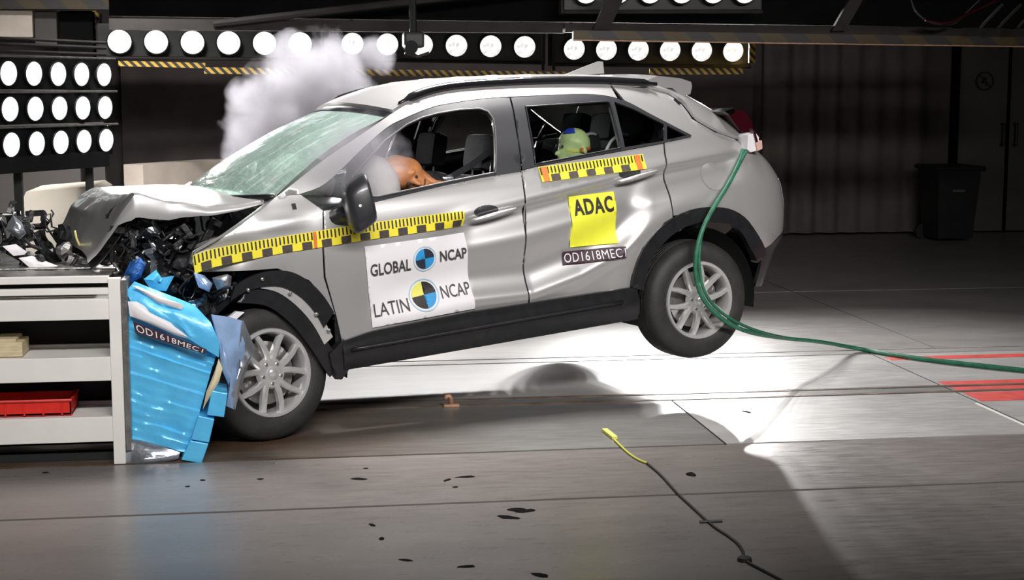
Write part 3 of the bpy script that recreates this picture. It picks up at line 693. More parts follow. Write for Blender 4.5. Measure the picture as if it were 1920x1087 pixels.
def pt_in(p, poly):
    x, y = p; c = False; n = len(poly)
    for i in range(n):
        x1, y1 = poly[i]; x2, y2 = poly[(i+1) % n]
        if (y1 > y) != (y2 > y) and x < (x2-x1)*(y-y1)/(y2-y1)+x1: c = not c
    return c
def resample(poly, sp, closed=True):
    out = []; n = len(poly)
    for i in range(n if closed else n-1):
        a = Vector(poly[i]); b = Vector(poly[(i+1) % n]); k = max(1, int(math.ceil((b-a).length/sp)))
        for j in range(k): out.append(tuple(a.lerp(b, j/k)))
    if not closed: out.append(tuple(poly[-1]))
    return out
def curve(pts, n=4):
    """catmull-rom through 2D points"""
    out = []
    for i in range(len(pts)-1):
        p0 = Vector(pts[max(0, i-1)]); p1 = Vector(pts[i]); p2 = Vector(pts[i+1]); p3 = Vector(pts[min(len(pts)-1, i+2)])
        for k in range(n):
            t = k/n
            out.append(tuple(.5*((2*p1)+(p2-p0)*t+(2*p0-5*p1+4*p2-p3)*t*t+(3*p1-p0-3*p2+p3)*t**3)))
    out.append(tuple(pts[-1])); return out
def tri_fill(poly, holes=(), sp=.05):
    B = resample(poly, sp); V = [Vector(p) for p in B]; E = [(i, (i+1) % len(B)) for i in range(len(B))]
    HS = []
    for h in holes:
        hb = resample(h, sp); n0 = len(V); V += [Vector(p) for p in hb]; E += [(n0+i, n0+(i+1) % len(hb)) for i in range(len(hb))]; HS.append(hb)
    x0 = min(p[0] for p in B); x1 = max(p[0] for p in B); y0 = min(p[1] for p in B); y1 = max(p[1] for p in B)
    bnd = [Vector(v) for v in V]
    y = y0+sp/2; r = 0
    while y < y1:
        x = x0+sp/2+(r % 2)*sp/2
        while x < x1:
            q = Vector((x, y))
            if pt_in((x, y), B) and not any(pt_in((x, y), h) for h in HS) and min((q-b).length_squared for b in bnd) > (sp*.45)**2: V.append(q)
            x += sp
        y += sp*.87; r += 1
    vo, eo, fo, *_ = delaunay_2d_cdt(V, E, [], 0, 1e-6)
    F = []
    for f in fo:
        c = sum((vo[i] for i in f), Vector((0, 0)))/len(f)
        if pt_in(tuple(c), B) and not any(pt_in(tuple(c), h) for h in HS): F.append(tuple(f))
    return [tuple(v) for v in vo], F
def panel(name, poly, m, parent, holes=(), off=0.0, sp=.05, thick=.012, side=-1, rel=True, fn=None, smooth=True):
    v, f = tri_fill(poly, holes, sp)
    fn = fn or (lambda u, z: body(u, z, off, side, rel))
    vv = [fn(u, z) for u, z in v]
    # outward normals: near side looks to -y
    ff = []
    for t in f:
        a, b, c = (Vector((*v[i], 0)) for i in t[:3])
        ccw = (b-a).cross(c-a).z > 0
        ff.append(t if (ccw == (side < 0)) else t[::-1])
    used = sorted({i for t in ff for i in t}); mp = {k: i for i, k in enumerate(used)}
    mb = MB(); mb.add([vv[i] for i in used], [tuple(mp[i] for i in t) for t in ff])
    o = mb.build(name, m, parent, smooth, fix=False)
    if thick: solid(o, thick)
    return o

CANT_LO = [(.293, 1.248), (.415, 1.273), (.525, 1.331), (.707, 1.444), (.879, 1.539), (1.0, 1.580), (1.145, 1.617), (1.261, 1.634), (1.489, 1.645), (1.673, 1.642), (1.834, 1.635), (2.10, 1.622), (2.270, 1.602), (2.400, 1.557), (2.539, 1.465), (2.663, 1.384), (2.760, 1.322)]
CANT_UP = [(.173, 1.249), (.449, 1.394), (.734, 1.521), (.942, 1.612), (1.041, 1.650), (1.196, 1.688), (1.369, 1.704), (1.672, 1.701), (2.007, 1.685), (2.311, 1.660), (2.548, 1.630)]
BELT = [(.412, 1.150), (.699, 1.170), (1.118, 1.212), (1.336, 1.228), (1.590, 1.238), (1.682, 1.250), (2.257, 1.283), (2.558, 1.300), (2.750, 1.314)]
FWIN = [(.60, 1.305), (.842, 1.472), (1.0, 1.545), (1.10, 1.573), (1.20, 1.588), (1.34, 1.596), (1.46, 1.592), (1.505, 1.572), (1.52, 1.53), (1.51, 1.47), (1.433, 1.243), (1.118, 1.222), (.72, 1.190), (.62, 1.20)]
RWIN = [(1.748, 1.578), (2.296, 1.562), (2.257, 1.297), (1.688, 1.262)]
QGLASS = [(2.327, 1.558), (2.434, 1.508), (2.600, 1.403), (2.562, 1.310), (2.288, 1.299)]
QTIP = [(2.616, 1.394), (2.725, 1.326), (2.582, 1.314)]
ARCH_O = [(2.207, .50), (2.216, .556), (2.293, .714), (2.452, .844), (2.636, .902), (2.812, .898), (2.939, .863), (3.042, .784), (3.118, .653), (3.155, .56)]
FENDER_TOP = [(.40, 1.152), (.30, 1.245), (.173, 1.249), (.112, 1.218), (.013, 1.168), (-.141, 1.092), (-.302, 1.025), (-.329, .967)]
FENDER_LO = [(-.267, .915), (-.029, .895), (.112, .888), (.276, .805), (.395, .602)]

ALL = MB()
for side in (-1, 1):
    near = side < 0
    # doors with their frames, handles and glass
    fd = panel('front_door', [(.425, .462), (.405, .60), (.366, .81), (.374, .96), (.404, 1.150)]+[(x, z-.006) for x, z in BELT[1:4]]+[(1.588, 1.230), (1.572, 1.114), (1.541, .764), (1.537, .575), (1.539, .500), (1.2, .508), (.579, .487)], M['paint'], CAR, sp=.015 if near else .06, side=side)
    cl = curve(CANT_LO, 3)
    fr_out = [(.56, 1.163)]+[(x, z-.006) for x, z in BELT[1:4]]+[(1.590, 1.232), (1.672, 1.634)]+[(x, z-.004) for x, z in cl if .53 < x < 1.66][::-1]
    panel('window_frame', fr_out, M['trim'], fd, [FWIN], off=.003, sp=.035, side=side, rel=False, thick=.03)
    rd = panel('rear_door', [(1.549, .500), (1.547, .575), (1.551, .764), (1.582, 1.114), (1.600, 1.236), (1.690, 1.246), (2.257, 1.277), (2.550, 1.294), (2.507, 1.089), (2.509, 1.011), (2.512, .872), (2.452, .848), (2.293, .718), (2.214, .558), (2.205, .497)], M['paint'], CAR, sp=.015 if near else .06, side=side)
    fr_r = [(1.601, 1.240), (1.690, 1.250), (2.257, 1.281), (2.558, 1.298), (2.752, 1.313)]+[(x, z-.004) for x, z in cl if 1.70 < x < 2.755][::-1]+[(1.683, 1.634)]
    panel('window_frame', fr_r, M['trim'], rd, [RWIN, QGLASS, QTIP], off=.003, sp=.035, side=side, rel=False, thick=.03)
    panel('window_glass', RWIN, M['glass'], rd, off=-.012, sp=.08, side=side, rel=False, thick=0)
    panel('quarter_glass', QGLASS, M['privacy'], rd, off=-.008, sp=.08, side=side, rel=False, thick=0)
    panel('quarter_glass', QTIP, M['privacy'], rd, off=-.008, sp=.08, side=side, rel=False, thick=0)
    # thin bright bead around the front opening
    mb = MB(); ring = resample(FWIN, .03); mb.tube([body(u, z, .006, side, False) for u, z in ring+[ring[0]]], .006, 6, cap=False); mb.build('window_seal', M['seal'] if near else M['black'], fd, True)
    mb = MB(); ring = resample(RWIN, .05); mb.tube([body(u, z, .004, side, False) for u, z in ring+[ring[0]]], .006, 6, cap=False); mb.build('window_seal', M['black'], rd, True)
    # door handles: a cup and a bar
    for dd, (xa, za, xb, zb) in ((fd, (1.225, 1.016, 1.505, 1.050)), (rd, (2.17, 1.124, 2.45, 1.160))):
        mb = MB(); pts = []
        for k in range(13):
            t = k/12; u = xa+(xb-xa)*t; z = za+(zb-za)*t-.012; pts.append(body(u, z, .012+.022*math.sin(math.pi*t)**.6, side, False))
        mb.tube(pts, [.007+.008*math.sin(math.pi*k/12) for k in range(13)], 10); mb.build('door_handle', M['paint'], dd, True)
        mb = MB(); cx = (xa+xb)/2-.04; cz = (za+zb)/2+.012
        panel('handle_cup', [(cx+.075*math.cos(a), cz+.032*math.sin(a)) for a in [2*math.pi*k/20 for k in range(20)]], M['trim'], dd, off=.004, sp=.02, side=side, thick=0)
    # quarter panel with rear pillar and corner
    qp = [(2.519, .880), (2.520, 1.011), (2.518, 1.089), (2.563, 1.301), (2.756, 1.317)]+[(x, z+.003) for x, z in cl if x > 2.36][::-1]+[(2.36, 1.655), (2.548, 1.630), (2.735, 1.573), (2.785, 1.524), (2.80, 1.414), (2.925, 1.324), (3.085, 1.267), (3.13, 1.20), (3.30, 1.195), (3.58, 1.19), (3.58, .70), (3.316, .656), (3.149, .605)]+ARCH_O[4:9][::-1]+[(2.56, .883)]
    qo = panel('quarter_panel', qp, M['paint'], CAR, sp=.02 if near else .06, side=side)
    panel('fuel_flap', [(2.847+.082*math.cos(a), 1.075+.082*math.sin(a)) for a in [2*math.pi*k/28 for k in range(28)]], M['paint'], qo, off=.0035, sp=.04, side=side, thick=0) if near else None
    # pillar and roof side
    panel('roof_side_rail', [(x, z) for x, z in cl if x <= 2.40]+[(2.35, 1.657)]+curve(CANT_UP, 3)[:-4][::-1], M['paint'], CAR, sp=.05, side=side, rel=False)
    # claddings
    ST_ = [(.42, .46), (.579, .487), (1.2, .506), (1.548, .503), (2.20, .50), (2.245, .49)]
    sb_ = MB().grid(lambda i, j: body(.42+(2.245-.42)*i, .30+.006*i+(interp(ST_, .42+(2.245-.42)*i)-.30-.006*i)*j, .020+.016*math.sin(math.pi*min(1, j*1.15)), side, False), 40, 10)
    sl = sb_.build('sill_cladding', M['black'], CAR, True, fix=False); solid(sl, .03, -1 if side < 0 else 1)
    mb = MB(); mb.tube([body(u, .405+.02*u/2, .034, side, False) for u in [.46+.088*k for k in range(20)]], .012, 8); mb.build('sill_ridge', M['black'], sl, True)
    arc = curve(ARCH_O, 3); inner = []
    for x, z in arc:
        d = Vector((x-2.67, z-.33)); d *= (d.length-.085)/d.length; inner.append((2.67+d.x, .33+d.y))
    panel('arch_cladding', arc+inner[::-1], M['black'], CAR, off=.026, sp=.04, side=side, rel=False, thick=.05)
    panel('bumper_cladding', [(3.118, .653), (3.149, .600), (3.316, .650), (3.60, .690), (4.05, .69), (4.02, .36), (3.40, .33), (3.16, .36), (3.10, .37), (3.135, .50)], M['black'], CAR, off=.008, sp=.06, side=side, rel=False, thick=.02)
    # dark shell behind the gaps
    panel('inner_shell', [(.40, .34), (2.22, .34), (2.32, .70), (2.47, .83), (2.6, .89), (2.75, .90), (2.9, .87), (3.02, .78), (3.10, .66), (3.12, .61), (3.45, .70), (3.45, 1.15), (3.05, 1.17), (2.7, 1.26), (2.5, 1.24), (1.6, 1.18), (.7, 1.12), (.42, 1.09)], M['dark'], CAR, off=-.030, sp=.09, side=side, rel=True, thick=.01)

# front wing, pushed back and creased
def wing(side):
    def fn(u, z):
        k = ramp(.30-u, 0, .55)
        p = Vector(body(u, z, 0, side, True)); q = noise.noise(Vector((u*7, z*9, 2.0)))
        p.y -= side*k*(.02*q+.035*k); p.y += side*.015*math.exp(-((z-1.09-.10*u)/.02)**2)*ramp(.36-u, 0, .2)
        return tuple(p)
    return panel('front_wing', FENDER_TOP+FENDER_LO[:4]+[(.355, .69), (.398, .605), (.355, .81), (.364, .96), (.394, 1.14)], M['paint'], CAR, sp=.035, side=side, fn=fn)
w0 = wing(-1); wing(1)
# upper flange of the wing, rolled inwards
mb = MB(); fl = resample(FENDER_TOP[1:], .04, False)
mb.grid(lambda i, j: (lambda q: (q[0], q[1]+.10*j, q[2]+.012*math.sin(math.pi*j)-.03*j))(body(*fl[int(round(i*(len(fl)-1)))], 0, -1, False)), len(fl)-1, 4); solid(mb.build('wing_flange', M['paint'], CAR, True), .006)

# roof, rails, windscreen
def roof_fn(i, j):
    t = -1+2*j; xe = .95+1.62*i; zc = smooth_interp(CANT_UP, min(xe, 2.548)); y = -smooth_interp(WZ, zc)
    x = xe-.085*(1-t*t)*(1-i)**2+.14*(1-t*t)*i**3
    return (x, -y*t, zc+.050*(1-t**2)-.004)
rf = MB().grid(roof_fn, 40, 24).build('roof', M['paint'], CAR, True); solid(rf, .02, 1)
for s in (-1, 1):
    pts = []; rr = []
    for k in range(41):
        x = 1.0+1.66*k/40; zc = smooth_interp(CANT_UP, min(x, 2.548))-max(0, x-2.548)*.16
        pts.append((x, s*(smooth_interp(WZ, zc)-.012), zc+.022)); rr.append(.026 if 1 < k < 39 else .012)
    MB().tube(pts, rr, 10).build('roof_rail', M['gloss'], CAR, True)
WB = [(.15, .80, 1.245), (-.06, .0, 1.225)]
def ws_fn(i, j):
    t = -1+2*j; s = i
    xb = .165-.20*(1-t*t); zb = 1.246-.012*(1-t*t); yb = .795*t
    xt = .945-.085*(1-t*t); zt = 1.612+.046*(1-t*t); yt = .602*t
    k = .035*math.sin(math.pi*s)
    cr = .010*noise.noise(Vector((s*4, t*3, 1.5)))*math.sin(math.pi*s)
    return (xb+(xt-xb)*s-k*.5, yb+(yt-yb)*s, zb+(zt-zb)*s+k+cr)
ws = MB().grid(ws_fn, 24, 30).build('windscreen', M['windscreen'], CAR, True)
mb = MB(); mb.grid(lambda i, j: (lambda p: (p[0]-.004, p[1], p[2]+.004))(ws_fn(.94+.06*i, j)), 2, 30); mb.build('screen_band', M['gloss'], ws, True)
MB().tube([ws_fn(0, j/20) for j in range(21)], .018, 8).build('cowl_seal', M['black'], CAR, True)

# hatch and rear window, spoiler, fin
UH = [(.62, 3.585), (.70, 3.585), (1.19, 3.585), (1.205, 3.30), (1.267, 3.092), (1.324, 2.932), (1.414, 2.807), (1.524, 2.792), (1.573, 2.742), (1.626, 2.555)]
def hatch_fn(z0, z1):
    def fn(i, j):
        z = z0+(z1-z0)*i; w = smooth_interp(WZ, z); xr = smooth_interp(XR, z); uc = xr-UA+UL+(w-UB); u0 = interp(UH, z)
        t = -1+2*j; u = uc+(u0-uc)*abs(t); p = body(u, z, .004, -1 if t < 0 else 1, False)
        return (p[0]+.03*(1-t*t), p[1], z)
    return fn
ht = MB().grid(hatch_fn(.66, 1.63), 34, 40).build('hatch', M['paint'], CAR, True); solid(ht, .02, 1)
hf = hatch_fn(1.33, 1.60)
MB().grid(lambda i, j: (lambda p: (p[0]+.012, p[1], p[2]+.006))(hf(i, .13+.74*j)), 12, 30).build('rear_window', M['gloss'], ht, True)
sp_ = [(2.60, 1.655), (2.70, 1.682), (2.86, 1.655), (2.935, 1.628), (2.94, 1.60), (2.925, 1.555), (2.86, 1.545), (2.80, 1.60), (2.62, 1.625)]
mb = MB(); n = 14
def spo(x, z, y): k = 1-.06*(y/.55)**2; return (2.6+(x-2.6)*(1.10-.10*abs(y)/.55), y, z+.02*(1-(y/.55)**2))
m_ = len(sp_); v = [spo(x, z, -.55+1.10*k/n) for k in range(n+1) for x, z in sp_]; f = [(k*m_+i, (k+1)*m_+i, (k+1)*m_+(i+1) % m_, k*m_+(i+1) % m_) for k in range(n) for i in range(m_)]+[tuple(range(m_)), tuple(range(n*m_+m_-1, n*m_-1, -1))]
mb.add(v, f); o = mb.build('roof_spoiler', M['paint'], CAR, angle=40)
MB().tube([body(2.755, 1.535, .004, -1, False), body(2.765, 1.505, .004, -1, False)], .010, 6).build('hinge_stop', M['black'], CAR)
mb = MB(); mb.prism([(2.36, 1.722), (2.50, 1.760), (2.62, 1.790), (2.645, 1.785), (2.645, 1.712)], lambda x, z: (x, -.012-.05*(1.80-z), z), lambda x, z: (x, .012+.05*(1.80-z), z)); mb.build('antenna_fin', M['paint'], CAR)
# rear lamp: dark red cluster on the corner, broken open beneath
tl = MB(); tp = [(3.055, 1.432), (3.10, 1.452), (3.19, 1.425), (3.235, 1.36), (3.245, 1.29), (3.20, 1.285), (3.15, 1.31), (3.09, 1.385)]
tl.prism(tp, lambda x, z: (x, -.735, z), lambda x, z: (x+.06, -.42, z)); tlo = tl.build('tail_lamp', M['redlamp'], CAR)
MB().prism([(3.03, 1.440), (3.10, 1.455), (3.11, 1.428), (3.07, 1.415)], lambda x, z: (x, -.745, z), lambda x, z: (x, -.60, z)).build('lamp_bezel', M['chrome'], tlo)
mb = MB(); mb.prism([(3.135, 1.29), (3.19, 1.30), (3.215, 1.27), (3.205, 1.195), (3.15, 1.185), (3.125, 1.205)], lambda x, z: (x, -.825, z), lambda x, z: (x, -.68, z)); mb.build('broken_reflector', M['vinyl'], tlo)
MB().prism([(3.165, 1.325), (3.18, 1.32), (3.20, 1.245), (3.185, 1.24)], lambda x, z: (x, -.835, z), lambda x, z: (x, -.80, z)).build('lens_shard', M['redlamp'], tlo)
mb = MB(); mb.prism([(3.18, 1.24), (3.225, 1.25), (3.225, 1.20), (3.19, 1.19)], lambda x, z: (x, -.84, z), lambda x, z: (x, -.70, z)); mb.build('bulb_holder', mat('bulb_holder_pink', (.7, .45, .38), .5), tlo)
tr_ = MB(); tr_.prism(tp, lambda x, z: (x, .735, z), lambda x, z: (x+.06, .42, z)); tr_.build('tail_lamp', M['redlamp'], CAR)

# door mirror
def mirror(side, near):
    y0 = side*.86
    def o3(p): return (p[0], side*p[1], p[2])
    mb = MB(); mb.tube([o3((.47, .84, 1.11)), o3((.50, .92, 1.135)), o3((.53, .98, 1.15))], [.05, .045, .05], 12)
    arm = mb.build('mirror_arm', M['black'], CAR, True)
    bm = bmesh.new(); bmesh.ops.create_uvsphere(bm, u_segments=24, v_segments=16, radius=1.0)
    for q in bm.verts:
        c = q.co; sgn = lambda a: (1 if a >= 0 else -1)
        x = sgn(c.x)*abs(c.x)**.55; y = sgn(c.y)*abs(c.y)**.6; z = sgn(c.z)*abs(c.z)**.6
        q.co = Vector((.085*x, .12*y*(1-.12*z), .132*z+.035*x))
        if q.co.x > .055: q.co.x = .055
    me = bpy.data.meshes.new('mirror_housing'); bm.to_mesh(me); bm.free()
    h = link('mirror_housing', me, M['trim'], CAR, True); h.location = o3((.54, 1.03, 1.185)); h.rotation_euler = (0, R(-8), R(side*12))
    mb = MB(); mb.prism([(.09*math.cos(a)*(1 if True else 1), .085*math.sin(a)) for a in [2*math.pi*k/20 for k in range(20)]], lambda y, z: (.056, y, z), lambda y, z: (.060, y, z)); mb.build('mirror_glass', M['chrome'], h)
    mb = MB(); mb.lathe([(.001, -.002), (.008, -.002), (.001, 0)], 10, c=(-.02, -.118 if near else .118, .0)); mb.build('screw_cap', M['vinyl'], h)
mirror(-1, True); mirror(1, False)

# ------------------------------------------------------------------ wheels
def wheel_meshes():
    W = {}
    t = MB(); prof = [(.222, .012), (.236, .004), (.262, -.004), (.300, -.002), (.330, .012), (.345, .030), (.351, .055)]
    for k in range(5):
        y = .062+.024*k
        prof += [(.353, y), (.353, y+.014), (.345, y+.016), (.345, y+.022)]
    prof += [(.352, .185), (.345, .200), (.330, .215), (.300, .225), (.240, .22), (.222, .21)]
    t.lathe(prof, 64, close=True); o = t.build('tyre', M['rubber'], None, angle=40); W['tyre'] = o.data; bpy.data.objects.remove(o)
    r = MB(); r.lathe([(.233, .006), (.228, -.004), (.214, -.002), (.207, .010), (.203, .05), (.200, .12), (.205, .20), (.222, .205)], 56, close=True)
    # five pairs of spokes, splayed outwards
    for k in range(5):
        a0 = 2*math.pi*k/5+.3
        for s in (-1, 1):
            i0 = a0+s*.15; i1 = a0+s*.37
            pr = []
            for t_ in (0, .35, .7, 1):
                rr = .05+(.208-.05)*t_; an = i0+(i1-i0)*t_; wd = .018-.003*t_; y = .018-.012*math.sin(math.pi*t_*.9)-.004
                d = Vector((math.cos(an), 0, math.sin(an))); n_ = Vector((-math.sin(an), 0, math.cos(an))); c = d*rr
                pr.append([c-n_*wd+Vector((0, y+.008, 0)), c-n_*wd*.55+Vector((0, y-.004, 0)), c+n_*wd*.55+Vector((0, y-.004, 0)), c+n_*wd+Vector((0, y+.008, 0)), c+n_*wd*.8+Vector((0, y+.04, 0)), c-n_*wd*.8+Vector((0, y+.04, 0))])
            v = [p for q in pr for p in q]; f = [(i*6+j, (i+1)*6+j, (i+1)*6+(j+1) % 6, i*6+(j+1) % 6) for i in range(3) for j in range(6)]
            r.add(v, f)
    r.lathe([(.001, -.006), (.030, -.004), (.034, .006), (.074, .008), (.084, .03), (.06, .06), (.001, .06)], 40)
    o = r.build('rim', M['alloy'], None, angle=35); W['rim'] = o.data; bpy.data.objects.remove(o)
    d = MB(); d.lathe([(.001, .075), (.165, .075), (.165, .10), (.001, .10)], 40); o = d.build('brake_disc', M['steel'], None); W['disc'] = o.data; bpy.data.objects.remove(o)
    b = MB(); b.lathe([(.001, .12), (.199, .12), (.199, .13), (.001, .13)], 40); o = b.build('wheel_back', M['dark'], None); W['back'] = o.data; bpy.data.objects.remove(o)
    nn = MB(); nn.lathe([(.001, -.004), (.008, -.004), (.010, .02), (.001, .02)], 6); o = nn.build('lug_nut', M['steel'], None); W['nut'] = o.data; bpy.data.objects.remove(o)
    cc = MB(); cc.lathe([(.001, -.010), (.022, -.009), (.028, -.002), (.001, -.002)], 24); o = cc.build('centre_cap', M['alloy'], None, True); W['cap'] = o.data; bpy.data.objects.remove(o)
    return W
WM = wheel_meshes()
def wheel(loc, rot, side, label):
    e = bpy.data.objects.new('wheel', None); COL.objects.link(e); e.parent = CAR; e.empty_display_size = .1; e['label'] = label
    m = Matrix.Translation(loc) @ Matrix.Rotation(rot[2], 4, 'Z') @ Matrix.Rotation(rot[0], 4, 'X')
    if side > 0: m = m @ Matrix.Rotation(math.pi, 4, 'Z')
    e.matrix_local = m @ Matrix.Rotation(rot[1], 4, 'Y')
    for nm, k in (('tyre', 'tyre'), ('rim', 'rim'), ('brake_disc', 'disc'), ('wheel_back', 'back'), ('centre_cap', 'cap')):
        o = bpy.data.objects.new(nm, WM[k]); COL.objects.link(o); o.parent = e
    for k in range(5):
        a = 2*math.pi*k/5+.93; o = bpy.data.objects.new('lug_nut', WM['nut']); COL.objects.link(o); o.parent = e; o.location = (.055*math.cos(a), .004, .055*math.sin(a))
wheel((2.68, -.89, .355), (0, .5, 0), -1, 'rear near-side wheel with splayed silver spokes')
wheel((.03, -.885, .352), (R(-5), .1, R(13)), -1, 'front near-side wheel turned outwards beside the barrier')
wheel((2.68, .89, .355), (0, .2, 0), 1, 'rear far-side wheel')
wheel((.05, .885, .352), (0, .2, 0), 1, 'front far-side wheel')
# wheel wells and floor pan
for x, s in ((2.68, -1), (2.68, 1), (.04, -1), (.04, 1)):
    mb = MB(); mb.grid(lambda i, j: (x+.415*math.cos(math.pi*(1.08-1.16*i)), s*(.86-.42*j), .36+.43*math.sin(math.pi*(1.08-1.16*i))), 20, 3); mb.build('wheel_well', M['dark'], CAR, True)
    MB().prism([(x+.42*math.cos(math.pi*k/16), .36+.42*math.sin(math.pi*k/16)) for k in range(17)], lambda X, Z: (X, s*.45, Z), lambda X, Z: (X, s*.43, Z)).build('well_back', M['dark'], CAR)
MB().box((1.52, 0, .34), (1.75, 1.56, .07), bev=.01).build('floor_pan', M['dark'], CAR)
MB().box((2.75, 0, .42), (1.1, .86, .10), bev=.01).build('rear_floor_pan', M['dark'], CAR)
MB().tube([(2.68, -.7, .36), (2.68, .7, .36)], .05, 10).build('rear_axle', M['black'], CAR)
MB().tube([(3.0, .25, .33), (3.25, .30, .32)], .05, 10).build('exhaust_box', M['black'], CAR)
MB().box((.27, 0, .72), (.06, 1.45, .85)).build('firewall', M['dark'], CAR)

# ------------------------------------------------------------------ bonnet buckled up into a ridge
ST = [  # s, near x, near z, far x, far z, crown
    (0.00, .125, 1.228, .150, 1.232, .030), (.16, -.02, 1.218, .03, 1.255, .035), (.34, -.18, 1.225, -.13, 1.275, .030), (.52, -.38, 1.275, -.32, 1.285, .015),
    (.62, -.535, 1.338, -.44, 1.290, -.010), (.68, -.575, 1.285, -.50, 1.265, .004), (.80, -.655, 1.175, -.585, 1.205, .02), (.92, -.735, 1.075, -.655, 1.105, .03), (1.0, -.785, 1.030, -.690, 1.035, .03)]
def st(s, k): return smooth_interp([(q[0], q[k]) for q in ST], s) if k == 5 else interp([(q[0], q[k]) for q in ST], s)
def bonnet_fn(i, j):
    s = i; t = j
    if t < .10:      # curled lip along the near edge
        u = 1-t/.10; base = bonnet_pt(s, 0.0)
        drop = interp([(0, .012), (.34, .035), (.52, .085), (.62, .120), (.66, .10), (.75, .035), (1, .02)], s)
        return (base[0]-.01*u, base[1]-.012*math.sin(u*math.pi*.6), base[2]-drop*u)
    return bonnet_pt(s, (t-.10)/.90)
def bonnet_pt(s, t):
    y = -.735+1.43*t+.10*ramp(s, .55, 1)*(1-2*t)
    x = st(s, 1)+(st(s, 3)-st(s, 1))*t-.05*math.sin(math.pi*t)*(1-s); z = st(s, 2)+(st(s, 4)-st(s, 2))*t+st(s, 5)*math.sin(math.pi*t)
    c = (.012*noise.noise(Vector((s*5, t*4, .3)))+.006*(abs(noise.noise(Vector((s*9, t*7, 2.3))))-.2))*(.35+.65*ramp(s, .1, .6))
    return (x+.6*c, y, z+c*(.6+1.2*s))
bo_ = MB().grid(bonnet_fn, 64, 44).build('bonnet', M['paint'], CAR, angle=24); solid(bo_, .008, 1)
# inner frame of the bonnet, torn loose at the tip
mb = MB(); mb.grid(lambda i, j: (lambda p: (p[0]+.03-.07*i*i, p[1], p[2]-.045-.05*i))(bonnet_pt(.70+.30*i, .02+.93*j)), 10, 24); solid(mb.build('bonnet_inner', M['black'], CAR, True), .006)
MB().tube([(-0.767,-0.3,1.152), (-0.764,-0.3,1.112), (-0.754,-0.3,1.077), (-0.739,-0.3,1.042)], .006, 6).build('bonnet_cable', mat('yellow_cable', (.62, .58, .22), .5), CAR, True)

# ------------------------------------------------------------------ engine bay wreckage
random.seed(21)
MB().box((-.22, .15, .72), (.55, .85, .50), Matrix.Rotation(R(6), 3, 'Y'), bev=.05).build('engine_block', M['wreck'], CAR)
MB().box((-.30, -.05, 1.00), (.40, .55, .10), Matrix.Rotation(R(10), 3, 'Y'), bev=.03).build('engine_cover', M['wreck'], CAR)
MB().box((-.20, -.50, .93), (.26, .22, .22), Matrix.Rotation(R(-14), 3, 'Y'), bev=.02).build('battery', M['wreck'], CAR)
MB().tube([(-.62, -.62, .80), (-.35, -.63, .84), (-.05, -.66, .93), (.2, -.68, 1.0)], .04, 10).build('side_member', M['dark'], CAR, True)
MB().tube([(.05, -.62, .55), (.02, -.58, 1.02)], [.05, .065], 12).build('suspension_strut', M['black'], CAR)
MB().tube([(.05, -.62, .38), (.15, -.35, .36)], .035, 10).build('control_arm', M['black'], CAR)
MB().box((.06, -.60, 1.06), (.34, .26, .05), Matrix.Rotation(R(-18), 3, 'Y'), bev=.02).build('strut_tower', M['dark'], CAR)
def fragment(c, size, m, kind, name, parent=CAR):
    c = Vector(c); rot = Matrix.Rotation(rnd(-3, 3), 3, 'X') @ Matrix.Rotation(rnd(-.9, .9), 3, 'Y') @ Matrix.Rotation(rnd(-1.5, 1.5), 3, 'Z')
    mb = MB()
    if kind == 0:      # bent plate
        n = 5
        mb.grid(lambda i, j: tuple(c+rot @ Vector(((i-.5)*size*2, (j-.5)*size*1.1*(1-.4*i), size*.5*noise.noise(c*9+Vector((i*3, j*3, 0)))))), n, 4); o = mb.build(name, m, parent); solid(o, .004, 0)
    elif kind == 1:    # twisted bracket
        mb.box(tuple(c), (size*1.5, size*.45, size*.35), rot, bev=size*.06); mb.box(tuple(c+rot @ Vector((size*.7, 0, size*.35))), (size*.35, size*.5, size*.9), rot, bev=size*.05); o = mb.build(name, m, parent)
    elif kind == 2:    # hose or wire
        P = [c+rot @ Vector((size*2*(k/8-.5), size*.5*math.sin(k*1.1+size*50), size*.4*math.cos(k*.9))) for k in range(9)]
        mb.tube(P, size*rnd(.05, .16), 7); o = mb.build(name, m, parent, True)
    else:              # lump of casting
        bm = bmesh.new(); bmesh.ops.create_icosphere(bm, subdivisions=2, radius=size*.55)
        for q in bm.verts: q.co = rot @ (q.co*(1+.45*noise.noise(q.co*2.2/size+c*5)))+c
        bm.verts.index_update(); mb.add([tuple(q.co) for q in bm.verts], [tuple(x.index for x in q.verts) for q in bm.faces]); bm.free(); o = mb.build(name, m, parent)
    return o
